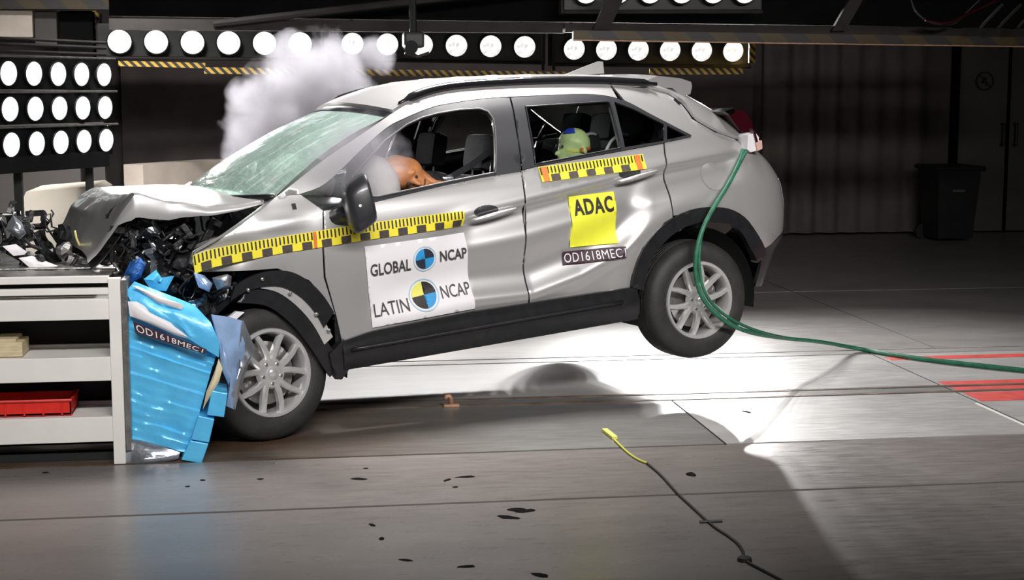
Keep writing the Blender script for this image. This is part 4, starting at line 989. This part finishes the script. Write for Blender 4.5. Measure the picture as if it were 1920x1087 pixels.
FR = ((-0.556,-0.6,1.193), (-0.498,-0.6,1.172), (-0.435,-0.6,1.17), (-0.369,-0.6,1.143), (-0.299,-0.6,1.148), (-0.233,-0.6,1.113), (-0.162,-0.6,1.11), (-0.06,-0.5,1.114),
      (-0.564,-0.66,1.13), (-0.508,-0.7,1.112), (-0.44,-0.7,1.112), (-0.38,-0.7,1.088), (-0.319,-0.72,1.087), (-0.255,-0.72,1.063), (-0.312,-0.78,1.047),
      (-0.59,-0.66,1.073), (-0.541,-0.72,1.055), (-0.474,-0.75,1.044), (-0.424,-0.78,1.029), (-0.369,-0.8,1.007), (-0.343,-0.82,0.967), (-0.415,-0.82,0.961),
      (-0.63,-0.66,1.029), (-0.585,-0.74,0.998), (-0.517,-0.76,0.974), (-0.466,-0.78,0.95), (-0.376,-0.84,0.917), (-0.319,-0.84,0.89), (-0.397,-0.84,0.852),
      (-0.269,-0.82,0.845), (-0.211,-0.82,0.81), (-0.134,-0.8,0.789), (-0.238,-0.8,0.765), (-0.158,-0.78,0.723), (-0.085,-0.78,0.746), (-0.332,-0.84,0.821), (-0.296,-0.82,0.726), (-0.209,-0.8,0.697), (-0.467,-0.76,0.894), (-0.661,-0.6,0.987))
FK = [M['wreck'], M['wreck'], M['gloss'], M['dark'], M['wreck'], M['steel'], M['dark'], M['gloss'], M['wreck'], M['wreck'], M['foil']]
for i, p in enumerate(FR):
    for rep in range(2):
        q = Vector(p)+Vector((rnd(-.03, .03), rnd(.0, .10), rnd(-.03, .03)))
        fragment(q, rnd(.045, .10), FK[(i*5+rep*3+i//7) % len(FK)], (0, 1, 2, 2, 1, 0, 2, 3)[(i+rep*3) % 8], 'engine_fragment')
# scraped blue pieces caught between car and barrier
for pts, m in ((((-0.666,-0.86,0.958), (-0.623,-0.86,1.013), (-0.578,-0.86,1.034), (-0.555,-0.86,1.004), (-0.588,-0.86,0.947), (-0.642,-0.86,0.914)), 'bluedark'),
               (((-0.579,-0.88,0.934), (-0.512,-0.86,0.964), (-0.483,-0.88,0.908), (-0.426,-0.87,0.913), (-0.471,-0.88,0.844), (-0.542,-0.88,0.862)), 'blue'),
               (((-0.333,-0.9,0.916), (-0.272,-0.9,0.9), (-0.242,-0.9,0.85), (-0.262,-0.9,0.817), (-0.314,-0.9,0.846)), 'bluefoil'),
               (((-0.232,-0.88,0.882), (-0.156,-0.88,0.891), (-0.127,-0.88,0.873), (-0.15,-0.88,0.821), (-0.212,-0.88,0.816)), 'foil')):
    P = [Vector(p) for p in pts]; sheet('caught_scrap', P, M[m], CAR, .03, amp=.02, org=Vector())
# torn arch cladding, liner flange and inner liner of the front wheel
mb = MB(); AC = [(-.12, .83), (-.03, .868), (.08, .880), (.18, .862), (.27, .80), (.34, .715), (.39, .62)]
arc = curve(AC, 4); inn = [(x-.035-.03*i/len(arc), z-.075) for i, (x, z) in enumerate(arc)]
panel('torn_arch_cladding', arc+inn[::-1], M['black'], CAR, off=.012, sp=.03, rel=False, thick=.03)
AL = curve([(.06, .835), (.15, .80), (.24, .72), (.32, .61), (.375, .49)], 4); AI = [(x-.05, z-.035) for x, z in AL]
panel('liner_flange', AL+AI[::-1], M['alloy'], CAR, off=.004, sp=.03, rel=False, thick=.01)
AL2 = curve([(-.05, .80), (.10, .765), (.22, .66), (.31, .53), (.38, .40), (.42, .33)], 4); AI2 = [(x-.07, z-.06) for x, z in AL2]
panel('inner_liner', AL2+AI2[::-1], M['black'], CAR, off=.0, sp=.03, rel=False, thick=.04)
panel('mud_flap', [(.345, .40), (.43, .47), (.45, .30), (.41, .25), (.37, .26)], M['black'], CAR, off=.02, sp=.03, rel=False, thick=.05)
for (x, z) in ((.16, .755), (.29, .625), (.02, .845), (-.06, .80), (.35, .53)):
    MB().lathe([(.001, -.012), (.009, -.010), (.011, 0), (.001, 0)], 10, c=body(x, z, .016)).build('clip', M['steel'], CAR)
mb = MB(); mb.prism([(-.20, .66), (-.13, .70), (-.09, .69), (-.16, .645)], lambda x, z: (x, -.90, z), lambda x, z: (x, -.87, z)); mb.build('white_bracket', M['vinyl'], CAR)
MB().prism([(.24, 1.175), (.262, 1.175), (.262, 1.205), (.24, 1.205)], lambda x, z: body(x, z, .003, -1), lambda x, z: body(x, z, -.01, -1)).build('wing_hole', M['dark'], w0)

# broken bumper and grille lying over the barrier, still hanging on the car
BF = ((-1.042,-0.1,1.276), (-1.003,-0.2,1.179), (-1.088,-0.2,1.148), (-0.901,0,1.168), (-0.905,-0.2,1.097), (-0.814,-0.1,1.121), (-0.993,-0.3,1.074), (-1.075,-0.3,1.057), (-0.904,-0.3,1.035), (-0.834,-0.3,1.054), (-1.056,0,1.201), (-0.98,-0.1,1.113), (-1.136,-0.3,1.106), (-0.977,-0.4,1.031), (-0.818,-0.4,1.01), (-0.994,-0.1,1.228), (-0.789,-0.45,0.999), (-1.075,-0.25,1.103), (-0.8,0.1,1.149), (-0.886,0.1,1.232), (-0.809,-0.2,1.094), (-1.02,-0.35,1.04))
for i, p in enumerate(BF):
    fragment(Vector(p), rnd(.05, .10), (M['wreck'], M['wreck'], M['steel'], M['gloss'], M['wreck'], M['wreck'], M['dark'])[i % 7], (i*3) % 4, 'bumper_fragment')
MB().tube([(-1.165,-0.2,1.276), (-1.06,-0.2,1.264), (-1.033,-0.2,1.266)], .008, 6).build('trim_strip', M['chrome'], CAR, True)
MB().tube([(-0.843,-0.2,1.089), (-0.894,-0.2,1.189), (-0.891,-0.2,1.236), (-0.86,-0.2,1.246), (-0.862,-0.2,1.176), (-0.824,-0.2,1.158)], .006, 6).build('loose_wire', M['black'], CAR, True)
sheet('lamp_shell', [Vector(p) for p in ((-1.103,-0.25,1.195), (-1.056,-0.25,1.258), (-1.008,-0.25,1.211), (-1.007,-0.25,1.155), (-1.045,-0.25,1.127))], M['foil'], CAR, .04, amp=.02, org=Vector())
sheet('broken_plate', [Vector(p) for p in ((-1.142,-0.35,1.119), (-1.076,-0.35,1.122), (-1.016,-0.35,1.067), (-1.096,-0.35,1.069))], M['vinyl'], CAR, .01, amp=.01, org=Vector())
sheet('broken_plate', [Vector(p) for p in ((-1.08,-0.4,1.052), (-1.013,-0.4,1.057), (-0.885,-0.45,0.99), (-0.928,-0.45,0.963), (-1.025,-0.42,0.992))], M['vinyl'], CAR, .01, amp=.012, org=Vector())

# ------------------------------------------------------------------ cabin
def seat(x, y, lb):
    e = bpy.data.objects.new('front_seat', None); COL.objects.link(e); e.parent = CAR; e.location = (x, y, .40)
    MB().box((0, 0, .18), (.52, .50, .16), Matrix.Rotation(R(-8), 3, 'Y'), bev=.05).build('seat_cushion', M['cloth'], e, angle=50)
    MB().box((.31, 0, .50), (.15, .48, .62), Matrix.Rotation(R(16), 3, 'Y'), bev=.05).build('seat_back', M['cloth'], e, angle=50)
    MB().box((.43, 0, .93), (.11, .27, .21), Matrix.Rotation(R(14), 3, 'Y'), bev=.045).build('headrest', M['cloth'], e, angle=50)
    for s in (-1, 1): MB().tube([(.39, .07*s, .76), (.42, .07*s, .88)], .008, 8).build('headrest_post', M['steel'], e)
seat(1.14, -.37, ''); seat(1.16, .37, '')
MB().box((2.20, 0, .62), (.52, 1.30, .20), bev=.05).build('rear_bench', M['cloth'], CAR, angle=50)
MB().box((2.50, 0, .98), (.16, 1.30, .66), Matrix.Rotation(R(18), 3, 'Y'), bev=.05).build('rear_backrest', M['cloth'], CAR, angle=50)
for y in (-.38, 0, .38): MB().box((2.64, y, 1.38), (.10, .26, .17), Matrix.Rotation(R(14), 3, 'Y'), bev=.04).build('rear_headrest', M['cloth'], CAR, angle=50)
MB().grid(lambda i, j: (1.0+1.75*i, -.52+1.04*j, smooth_interp(CANT_UP, min(1.0+1.75*i, 2.548))-.055+.04*math.sin(math.pi*j)), 12, 8).build('headlining', M['cloth'], CAR, True)
MB().box((.50, 0, 1.06), (.50, 1.46, .22), Matrix.Rotation(R(4), 3, 'Y'), bev=.06).build('dashboard', M['black'], CAR, angle=50)
mb = MB(); th = [2*math.pi*k/32 for k in range(33)]
mb.tube([Vector((.80, -.37, 1.05))+Matrix.Rotation(R(24), 3, 'Y') @ Vector((0, .18*math.cos(a), .18*math.sin(a))) for a in th], .014, 8, cap=False); mb.tube([(.62, -.37, .98), (.80, -.37, 1.05)], .035, 10); mb.box((.80, -.37, 1.05), (.04, .34, .05), Matrix.Rotation(R(24), 3, 'Y')); mb.build('steering_wheel', M['black'], CAR, True)
# front airbags, still inflated
def bag(c, r, name):
    bm = bmesh.new(); bmesh.ops.create_uvsphere(bm, u_segments=28, v_segments=18, radius=1)
    for q in bm.verts: k = 1+.07*noise.noise(q.co*2.5+Vector(c)); q.co = Vector((q.co.x*r[0]*k, q.co.y*r[1]*k, q.co.z*r[2]*k))+Vector(c)
    me = bpy.data.meshes.new(name); bm.to_mesh(me); bm.free(); return link(name, me, M['airbag'], CAR, True)
bag((.855, -.40, 1.19), (.15, .24, .20), 'driver_airbag'); bag((.70, .36, 1.22), (.20, .30, .17), 'passenger_airbag')
# belts
def strap(pts, w, m, name='seat_belt'):
    P = [Vector(p) for p in pts]; mb = MB()
    for a, b in zip(P, P[1:]):
        d = (b-a).normalized(); n_ = d.cross(Vector((0, 1, 0))).normalized()*w/2
        mb.add([a-n_, a+n_, b+n_, b-n_], [(0, 1, 2, 3)])
    o = mb.build(name, m, CAR); solid(o, .003, 0); return o
strap([(1.532,-0.58,1.346), (1.419,-0.52,1.268), (1.273,-0.46,1.196), (1.185,-0.42,1.128)], .035, M['trim'])
strap([(1.525,-0.62,1.296), (1.507,-0.62,1.208)], .03, M['trim'])
MB().grid(lambda i, j: body(1.55+.10*i, .60+.95*j, -.06, -1, False), 1, 8).build('pillar_trim', M['trim'], CAR)

# ------------------------------------------------------------------ crash dummies
DM = thing('crash_dummy', 'orange vinyl crash dummy slumped into the driver airbag', 'dummy'); DM.matrix_world = CAR_M
HC = Vector((1.045, -.42, 1.262))
body_o = blob('dummy_body', [((1.28, -.40, .70), (1.33, -.40, .86), .17, .17), ((1.33, -.40, .86), (1.30, -.40, 1.02), .165, .13), ((1.30, -.56, 1.05), (1.30, -.24, 1.05), .07, .07),
    ((1.29, -.40, 1.06), (1.17, -.41, 1.19), .062, .055),
    ((1.30, -.57, 1.05), (1.13, -.60, .86), .055, .045), ((1.13, -.60, .86), (.92, -.50, .97), .043, .035), ((1.30, -.23, 1.05), (1.12, -.20, .88), .055, .045), ((1.12, -.20, .88), (.92, -.26, .98), .043, .035),
    ((1.28, -.48, .68), (.95, -.50, .72), .09, .075), ((1.28, -.32, .68), (.95, -.30, .72), .09, .075), ((.95, -.50, .72), (.72, -.50, .48), .065, .05), ((.95, -.30, .72), (.72, -.30, .48), .065, .05)], M['shirt'], DM, .016)
# head: the crown points forward into the bag, face turned down and to the near side
hd = blob('dummy_head', [(HC+Vector((-.035, 0, .012)), HC+Vector((.03, 0, .0)), .098, .092), (HC+Vector((.05, -.02, -.03)), HC+Vector((.10, -.035, -.075)), .062, .050),
    (HC+Vector((.03, .0, .01)), HC+Vector((.135, .0, -.065)), .07, .052), (HC+Vector((.035, -.085, -.045)), HC+Vector((.060, -.105, -.062)), .018, .013), (HC+Vector((.015, -.085, .0)), HC+Vector((.03, -.098, .012)), .018, .012)], M['skin'], DM, .009, 5)
for dx, dz in ((.00, -.055), (.045, -.020)):
    c = HC+Vector((dx, -.088, dz)); MB().lathe([(.001, -.003), (.012, -.001), (.013, .006), (.001, .006)], 12, c=c).build('eye', M['ink'], hd)
MB().tube([HC+Vector((.085, -.082, -.085)), HC+Vector((.100, -.078, -.060)), HC+Vector((.105, -.070, -.040))], .006, 6).build('mouth', M['ink'], hd, True)
MB().tube([HC+Vector((.10, -.03, -.02)), HC+Vector((.18, -.05, -.075)), HC+Vector((.25, -.06, -.085))], [.025, .022, .018], 8).build('neck_cable', M['skin'], DM, True)
MB().box(tuple(HC+Vector((.255, -.06, -.06))), (.05, .05, .04), bev=.008).build('shoulder_bracket', M['foil'], DM)

CD = thing('child_dummy', 'small child dummy with yellow-green head and orange paint marks behind the rear window', 'dummy'); CD.matrix_world = CAR_M
KC = Vector((2.165, -.40, 1.318))
blob('child_body', [((2.22, -.40, .82), (2.22, -.40, 1.02), .12, .11), ((2.22, -.50, 1.08), (2.22, -.30, 1.08), .05, .05), ((2.21, -.40, 1.08), (2.18, -.40, 1.22), .05, .045), ((2.22, -.52, 1.08), (2.10, -.53, .92), .04, .032), ((2.22, -.28, 1.08), (2.10, -.27, .92), .04, .032), ((2.10, -.53, .92), (1.97, -.49, .95), .03, .024), ((2.10, -.27, .92), (1.97, -.31, .95), .03, .024), ((2.18, -.46, .80), (1.95, -.46, .84), .06, .05), ((2.18, -.34, .80), (1.95, -.34, .84), .06, .05), ((1.95, -.46, .84), (1.88, -.46, .64), .045, .035), ((1.95, -.34, .84), (1.88, -.34, .64), .045, .035)], M['shirt'], CD, .014)
ch = blob('child_head', [(KC+Vector((.012, 0, .0)), KC+Vector((-.005, 0, -.03)), .100, .085), (KC+Vector((-.05, 0, -.05)), KC+Vector((-.062, 0, -.075)), .052, .042), (KC+Vector((-.105, 0, -.035)), KC+Vector((-.112, 0, -.045)), .012, .012), (KC+Vector((.025, -.092, -.03)), KC+Vector((.03, -.098, -.045)), .016, .013)], M['childskin'], CD, .009, 4)
def head_patch(name, a0, a1, e0, e1, m, r=.1035, k=Vector((.012, 0, 0))):
    mb = MB(); mb.grid(lambda i, j: tuple(KC+k+Vector((math.cos(R(a0+(a1-a0)*i))*math.cos(R(e0+(e1-e0)*j)), math.sin(R(a0+(a1-a0)*i))*math.cos(R(e0+(e1-e0)*j)), math.sin(R(e0+(e1-e0)*j))))*r), 8, 6)
    o = mb.build(name, m, ch, True); solid(o, .003, 0); return o
head_patch('blue_paint', 185, 250, 44, 74, M['childblue']); head_patch('orange_paint', 262, 292, -24, -10, M['orange'], .1025); head_patch('orange_paint', 296, 318, -22, -12, M['orange'], .1025); head_patch('yellow_paint', 205, 255, -24, -14, M['lyellow'], .1005)
for s in (-1, 1): MB().lathe([(.001, -.002), (.009, 0), (.001, .002)], 10, 'y', c=KC+Vector((-.088, .035*s, .0))).build('eye', M['ink'], ch)

CS = thing('infant_carrier', 'dark child seat with a pale rim behind the rear window', 'child seat'); CS.matrix_world = CAR_M
MB().box((2.18, -.40, .76), (.42, .44, .10), bev=.03).build('seat_base', M['cloth'], CS, angle=50)
MB().box((2.36, -.40, 1.02), (.10, .40, .52), Matrix.Rotation(R(12), 3, 'Y'), bev=.04).build('seat_shell', M['cloth'], CS, angle=50)
for y in (-.585, -.215):
    mb = MB(); mb.prism(curve([(2.25, 1.12), (2.275, 1.25), (2.32, 1.325), (2.39, 1.36), (2.46, 1.345), (2.48, 1.12)], 4), lambda x, z: (x, y, z), lambda x, z: (x, y+.03, z)); mb.build('side_wing', M['cloth'], CS)
    MB().tube([(x, y-.004, z) for x, z in curve([(2.262, 1.20), (2.283, 1.27), (2.325, 1.328), (2.39, 1.36), (2.44, 1.352)], 4)], .010, 8).build('wing_rim', M['vinyl'], CS, True)

# ------------------------------------------------------------------ stickers on the near side
def deck(name, poly, m, parent, off=.006, sp=.022, label=None, fn=None, thick=0):
    o = panel(name, poly, m, parent, off=off, sp=sp, thick=thick, fn=fn)
    if label: o['label'] = label
    return o
def quad(P):
    P = [Vector(p) for p in P]      # top left, top right, bottom right, bottom left in (u, z)
    return lambda s, t: tuple(P[3].lerp(P[2], s).lerp(P[0].lerp(P[1], s), t))
def on_body(q, off): return lambda s, t: body(*q(s, t), off)
PQ = quad([(.594, .941), (1.188, .942), (1.204, .521), (.597, .506)])
pl = deck('logo_placard', [PQ(0, 0), PQ(1, 0), PQ(1, 1), PQ(0, 1)], M['vinyl'], CAR, .009, label='white placard with two round emblems and lettering on the front door')
def words(s, x0, x1, y0, y1, m, off=.0155, bold=.0, q=PQ, parent=pl, sp=1.0):
    lettering(s, lambda a, b: body(*q(x0+(x1-x0)*a, y0+(y1-y0)*b), off), m, parent, bold=bold, spacing=sp)
INK2 = mat('grey_ink', (.06, .055, .06), .5, var=.1, vscale=30)
words('GLOBAL', .03, .425, .625, .775, INK2, bold=.016); words('NCAP', .715, .985, .675, .815, INK2, bold=.02)
words('LATIN', .03, .37, .125, .285, INK2); words('NCAP', .70, .985, .20, .36, INK2)
def disc(cx, cy, r, cols, names):
    asp = .60/.425
    P = lambda rad, a: PQ(cx+rad*math.cos(a), cy+rad*asp*math.sin(a))
    n = 10
    for k in range(4):
        a0 = math.pi/2*k+R(4); poly = [P(0, 0)]+[P(r, a0+math.pi/2*i/n) for i in range(n+1)]
        deck('emblem_quadrant', poly, cols[k], pl, .0140, .02)
    ring = [P(r*1.24, 2*math.pi*i/48) for i in range(48)]; hole = [P(r*1.14, 2*math.pi*i/48) for i in range(48)]
    v, f = tri_fill(ring, [hole], .03); mb = MB(); mb.add([body(u, z, .0135) for u, z in v], f); mb.build('emblem_ring', M['ringblue'], pl, fix=True)
M['ringblue'] = mat('pale_blue_print', (.45, .66, .75), .5, var=.05, vscale=20)
disc(.565, .745, .092, [M['navy'], M['cyan'], M['navy'], M['cyan']], None)
disc(.535, .285, .118, [M['ink'], M['lyellow'], M['ink'], M['cyan']], None)

# yellow ADAC sheet and the test number
AQ = quad([(1.862, 1.062), (2.160, 1.060), (2.148, .764), (1.842, .776)])
ad = deck('club_sticker', [AQ(0, 0), AQ(1, 0), AQ(1, 1), AQ(0, 1)], M['adac'], CAR, .010, label='square lemon yellow sticker with bold black letters on the rear door')
words('ADAC', .07, .93, .62, .93, M['ink'], q=AQ, parent=ad, bold=.030, sp=1.12)
IQ = quad([(1.793, .757), (2.180, .744), (2.176, .676), (1.788, .684)])
idl = deck('number_label', [IQ(0, 0), IQ(1, 0), IQ(1, 1), IQ(0, 1)], M['maroon'], CAR, .012, sp=.012, label='dark number label with white letters under the yellow sticker')
words('OD1618MEC1', .02, .985, .14, .86, M['vinyl'], q=IQ, parent=idl, sp=1.08)

# measuring tapes
def tape(name, top, bot, n, m_first, label, ends=()):
    q = lambda s, t: tuple(Vector(along(bot, s)).lerp(Vector(along(top, s)), t))
    N = 40
    poly = [q(i/N, 0) for i in range(N+1)]+[q(1-i/N, 1) for i in range(N+1)]
    o = deck(name, poly, M['yellow'], CAR, .008, .02, label)
    mb = MB()
    for k in range(n):      # blocks on the lower half
        a = (k+m_first)/n; b = a+.5/n
        if b > 1: continue
        v = [body(*q(a+(b-a)*i/3, .03+.42*j), .0125) for i in range(4) for j in range(2)]
        mb.add(v, [(2*i, 2*i+2, 2*i+3, 2*i+1) for i in range(3)])
    mb.build('tape_blocks', M['inkb'], o, fix=True)['kind'] = 'stuff'
    mb = MB()
    for k in range(n*5):
        s = (k+.2)/(n*5); e = .40/(n*5); h = .52 if k % 5 else .46
        mb.add([body(*q(s, h), .0105), body(*q(s+e, h), .0105), body(*q(s+e, .97), .0105), body(*q(s, .97), .0105)], [(0, 1, 2, 3)])
    mb.build('tape_ticks', M['ink'], o, fix=True)['kind'] = 'stuff'
    for a, b in ends: deck('tape_end', [q(a, .02), q(b, .02), q(b, .98), q(a, .98)], M['orange'], o, .0115, .04)
    return o
def along(T, s):
    d = [0]
    for a, b in zip(T, T[1:]): d.append(d[-1]+(Vector(b)-Vector(a)).length)
    x = s*d[-1]
    for i in range(len(T)-1):
        if x <= d[i+1] or i == len(T)-2: return tuple(Vector(T[i]).lerp(Vector(T[i+1]), (x-d[i])/(d[i+1]-d[i])))
tape('measuring_tape', curve([(-.318, 1.008), (-.209, 1.030), (.05, 1.044), (.324, 1.052), (.664, 1.061), (1.190, 1.062)], 4), curve([(-.318, .916), (-.20, .940), (.134, .962), (.324, .966), (.664, .974), (1.186, .978)], 4), 14, .35, 'long yellow measuring tape with black blocks on wing and front door', ends=((.425, .436),))
tape('measuring_tape', [(1.700, 1.245), (2.05, 1.247), (2.392, 1.250)], [(1.700, 1.162), (2.05, 1.165), (2.385, 1.166)], 6, .55, 'short yellow measuring tape with orange ends under the rear window', ends=((.02, .075), (.91, .965)))

# ------------------------------------------------------------------ green hoses trailing from the tail
HS = [(2.714,9.038,1.444), (2.675,8.96,1.39), (2.574,8.849,1.254), (2.469,8.77,1.135), (2.387,8.718,1.015), (2.34,8.69,0.879), (2.334,8.686,0.739), (2.375,8.698,0.608), (2.472,8.741,0.499), (2.606,8.807,0.41), (2.78,8.94,0.341), (3.15,9.5,0.217), (3.509,9.8,0.139), (3.905,10.252,0.012), (4.074,9.894,0.012), (4.292,9.609,0.012), (4.518,9.375,0.012), (4.769,9.144,0.012), (5.04,8.974,0.012)]
cable('green_hose', HS, .0135, M['hose'], 'thick green hose trailing from the tail lamp over the rear wheel to the floor', 'hose', n=10)
HS2 = [tuple(Vector(p)+Vector((.02+.015*math.sin(i*1.3), .027, .012+.022*math.sin(i*.9+.5) if i < 13 else .004))) for i, p in enumerate(HS)]
HS2[0] = tuple(Vector(HS[0])+Vector((.03, .01, .0)))
cable('green_hose', HS2, .0095, M['hose'], 'thinner green hose running alongside the thick one', 'hose', n=10)

# ------------------------------------------------------------------ things on the floor
hk = thing('tow_hook', 'small rusty tow hook standing in the floor rail under the car', 'hook', (0.907,8.692,0))
MB().tube([(0, 0, 0), (0, 0, .045), (-.01, 0, .062), (-.028, 0, .060), (-.032, 0, .045)], .014, 8).build('hook', M['rust'], hk, True)
MB().box((0, 0, .008), (.09, .05, .016), bev=.004).build('hook_base', M['rust'], hk)
ye = cable('yellow_lead', [(1.653,7.698,0.006), (1.655,7.527,0.006), (1.66,7.373,0.006), (1.677,7.246,0.006), (1.703,7.176,0.006)], .006, mat('yellow_cord', (.55, .55, .08), .5), 'thin yellow lead on the floor joined to a black wire')
tag(MB().box((1.653,7.82,0.01), (.03, .20, .018), Matrix.Rotation(R(4), 3, 'Z'), bev=.004).build('yellow_marker', M['lyellow']), 'small yellow marker stick on the floor at the end of the lead', 'marker')
cable('black_wire', [(1.703,7.176,0.006), (1.717,6.94,0.006), (1.707,6.597,0.006), (1.716,6.352,0.006), (1.722,6.074,0.006), (1.755,5.874,0.006), (1.753,5.727,0.006), (1.712,5.591,0.006), (1.749,5.464,0.006), (1.794,5.284,0.006)], .0055, M['bin'], 'thin black wire snaking over the floor plates', 'wire')
tag(MB().lathe([(.001, 0), (.030, 0), (.026, .014), (.001, .016)], 16, 'z', c=(1.72,5.603,0)).build('wire_clip', M['bin']), 'small round black clip on the floor wire', 'clip')
tag(MB().tube([(1.686,6.136,0.006), (1.784,6.138,0.006)], .006, 6).build('wire_tie', M['bin']), 'short black stick lying across the floor wire', 'stick')
random.seed(5)
SH = [((-0.479,7.062,0), .03, 'round dark crumb before the barrier blocks'), ((-0.417,7.172,0), .035, 'dark crumb lying below the blue barrier'), ((-0.152,7.153,0), .04, 'small dark clip lying before the front wheel'), ((0.347,7.289,0), .03, 'dark nut on the plate under the sill'),
      ((0.302,7.087,0), .10, 'curved dark sliver on the plate under the sill'), ((0.71,7.008,0), .07, 'dark flake next to a larger flake under the front door'), ((0.8,7.056,0), .11, 'larger dark flake under the front door'), ((0.733,6.876,0), .035, 'tiny dark crumb between the two flakes'),
      ((0.955,6.458,0), .10, 'dark angular shard lying across the floor joint under the wire'), ((0.99,6.427,0), .10, 'long dark shard crossing the floor joint that the wire crosses'), ((0.901,6.338,0), .12, 'broad black shard beside two shards on the floor joint'), ((0.322,6.306,0), .06, 'black chip on a bare plate beside a lump'), ((0.349,6.099,0), .055, 'black lump on a bare plate beside a chip'),
      ((1.863,6.953,0), .10, 'grey sliver beside the black floor wire'), ((0.908,5.539,0), .09, 'lone dark flake on the plate with the wire clip'), ((0.649,5.683,0), .08, 'thin dark sliver lying between a flake and a chip'), ((-0.095,7.462,0), .04, 'pale splinter just before the front tyre'), ((0.424,5.798,0), .07, 'faint dark sliver far from the car'), ((2.544,8.304,0), .09, 'dark oily flake on the plate under the rear wheel'), ((-1.165,7.424,0), .04, 'dark nut on the plate before the white frame')]
for i, (p, r, lb) in enumerate(SH):
    n = 9; an = rnd(0, 3.1); el = rnd(1.6, 3.0) if r > .05 else 1.2; pts = []
    for k in range(n):
        a = 2*math.pi*k/n; rr = r*.5*rnd(.7, 1.1); x, y = rr*math.cos(a), rr*math.sin(a)/el
        pts.append((x*math.cos(an)-y*math.sin(an), x*math.sin(an)+y*math.cos(an)))
    mb = MB(); h = .003+.03*r
    mb.prism(pts, lambda x, y: (p[0]+x, p[1]+y, .0005), lambda x, y: (p[0]+x*.8, p[1]+y*.8, h*.5+h*.4*x/r))
    tag(mb.build('debris_shard', M['steel'] if 'pale' in lb else M['shard']), lb, 'debris', 'debris shards on the floor')

# ------------------------------------------------------------------ smoke rising off the bonnet
def smoke(name, c, size, lobes, dens, label, nscale, thr):
    m = bpy.data.materials.new(name); m.use_nodes = True; nt = m.node_tree
    for n in list(nt.nodes):
        if n.type != 'OUTPUT_MATERIAL': nt.nodes.remove(n)
    out = nt.nodes[0]; pv = nt.nodes.new('ShaderNodeVolumePrincipled'); nt.links.new(pv.outputs[0], out.inputs['Volume'])
    pv.inputs['Color'].default_value = (.80, .78, .86, 1); pv.inputs['Anisotropy'].default_value = .1
    tc = nt.nodes.new('ShaderNodeTexCoord'); n1 = nt.nodes.new('ShaderNodeTexNoise'); n1.inputs['Scale'].default_value = nscale; n1.inputs['Detail'].default_value = 7; n1.inputs['Roughness'].default_value = .62
    nt.links.new(tc.outputs['Object'], n1.inputs[0])
    last = None
    for (p, r) in lobes:
        sub_ = nt.nodes.new('ShaderNodeVectorMath'); sub_.operation = 'DISTANCE'; nt.links.new(tc.outputs['Object'], sub_.inputs[0]); sub_.inputs[1].default_value = p
        mr = nt.nodes.new('ShaderNodeMapRange'); nt.links.new(sub_.outputs['Value'], mr.inputs[0]); mr.inputs[1].default_value = 0; mr.inputs[2].default_value = r; mr.inputs[3].default_value = 1; mr.inputs[4].default_value = 0
        if last is None: last = mr.outputs[0]
        else:
            mx = nt.nodes.new('ShaderNodeMath'); mx.operation = 'MAXIMUM'; nt.links.new(last, mx.inputs[0]); nt.links.new(mr.outputs[0], mx.inputs[1]); last = mx.outputs[0]
    ad_ = nt.nodes.new('ShaderNodeMath'); ad_.operation = 'MULTIPLY_ADD'; nt.links.new(n1.outputs['Fac'], ad_.inputs[0]); ad_.inputs[1].default_value = 1.5; nt.links.new(last, ad_.inputs[2])
    m2 = nt.nodes.new('ShaderNodeMapRange'); nt.links.new(ad_.outputs[0], m2.inputs[0]); m2.inputs[1].default_value = thr; m2.inputs[2].default_value = thr+.42; m2.inputs[3].default_value = 0; m2.inputs[4].default_value = dens
    gt_ = nt.nodes.new('ShaderNodeMath'); gt_.operation = 'GREATER_THAN'; nt.links.new(last, gt_.inputs[0]); gt_.inputs[1].default_value = .02
    mu = nt.nodes.new('ShaderNodeMath'); mu.operation = 'MULTIPLY'; nt.links.new(m2.outputs[0], mu.inputs[0]); nt.links.new(gt_.outputs[0], mu.inputs[1])
    nt.links.new(mu.outputs[0], pv.inputs['Density'])
    bm = bmesh.new(); bmesh.ops.create_icosphere(bm, subdivisions=3, radius=1.0)
    for q in bm.verts: q.co = Vector((q.co.x*size[0], q.co.y*size[1], q.co.z*size[2]))
    me = bpy.data.meshes.new(name); bm.to_mesh(me); bm.free()
    o = link(name, me, m); o.location = c; tag(o, label, 'smoke', None, 'stuff'); return o
SC = Vector((0.191,10.6,1.711))
def sl_(p, r): return (tuple(Vector(p)-SC), r)
smoke('smoke_cloud', SC, (.85, .55, .75), [sl_((-0.064,10.6,1.425), .40), sl_((0.083,10.6,1.693), .46), sl_((0.229,10.6,1.871), .40), sl_((0.088,10.6,1.978), .26), sl_((0.373,10.6,1.943), .24), sl_((-0.24,10.6,1.515), .24), sl_((0.608,10.6,2.05), .17), sl_((-0.235,10.6,1.729), .20)], 6.5, 'pale lilac smoke cloud rising off the bonnet before the lamp bars', 3.4, .86)
HZ = Vector((0.36,8.187,1.48))
smoke('haze_wisp', HZ, (.34, .20, .26), [((.0, 0, 0), .30), ((-.10, 0, -.10), .26), ((.10, 0, -.08), .22)], 2.6, 'thin grey smoke wisp drifting out of the front side window', 5.0, .95)
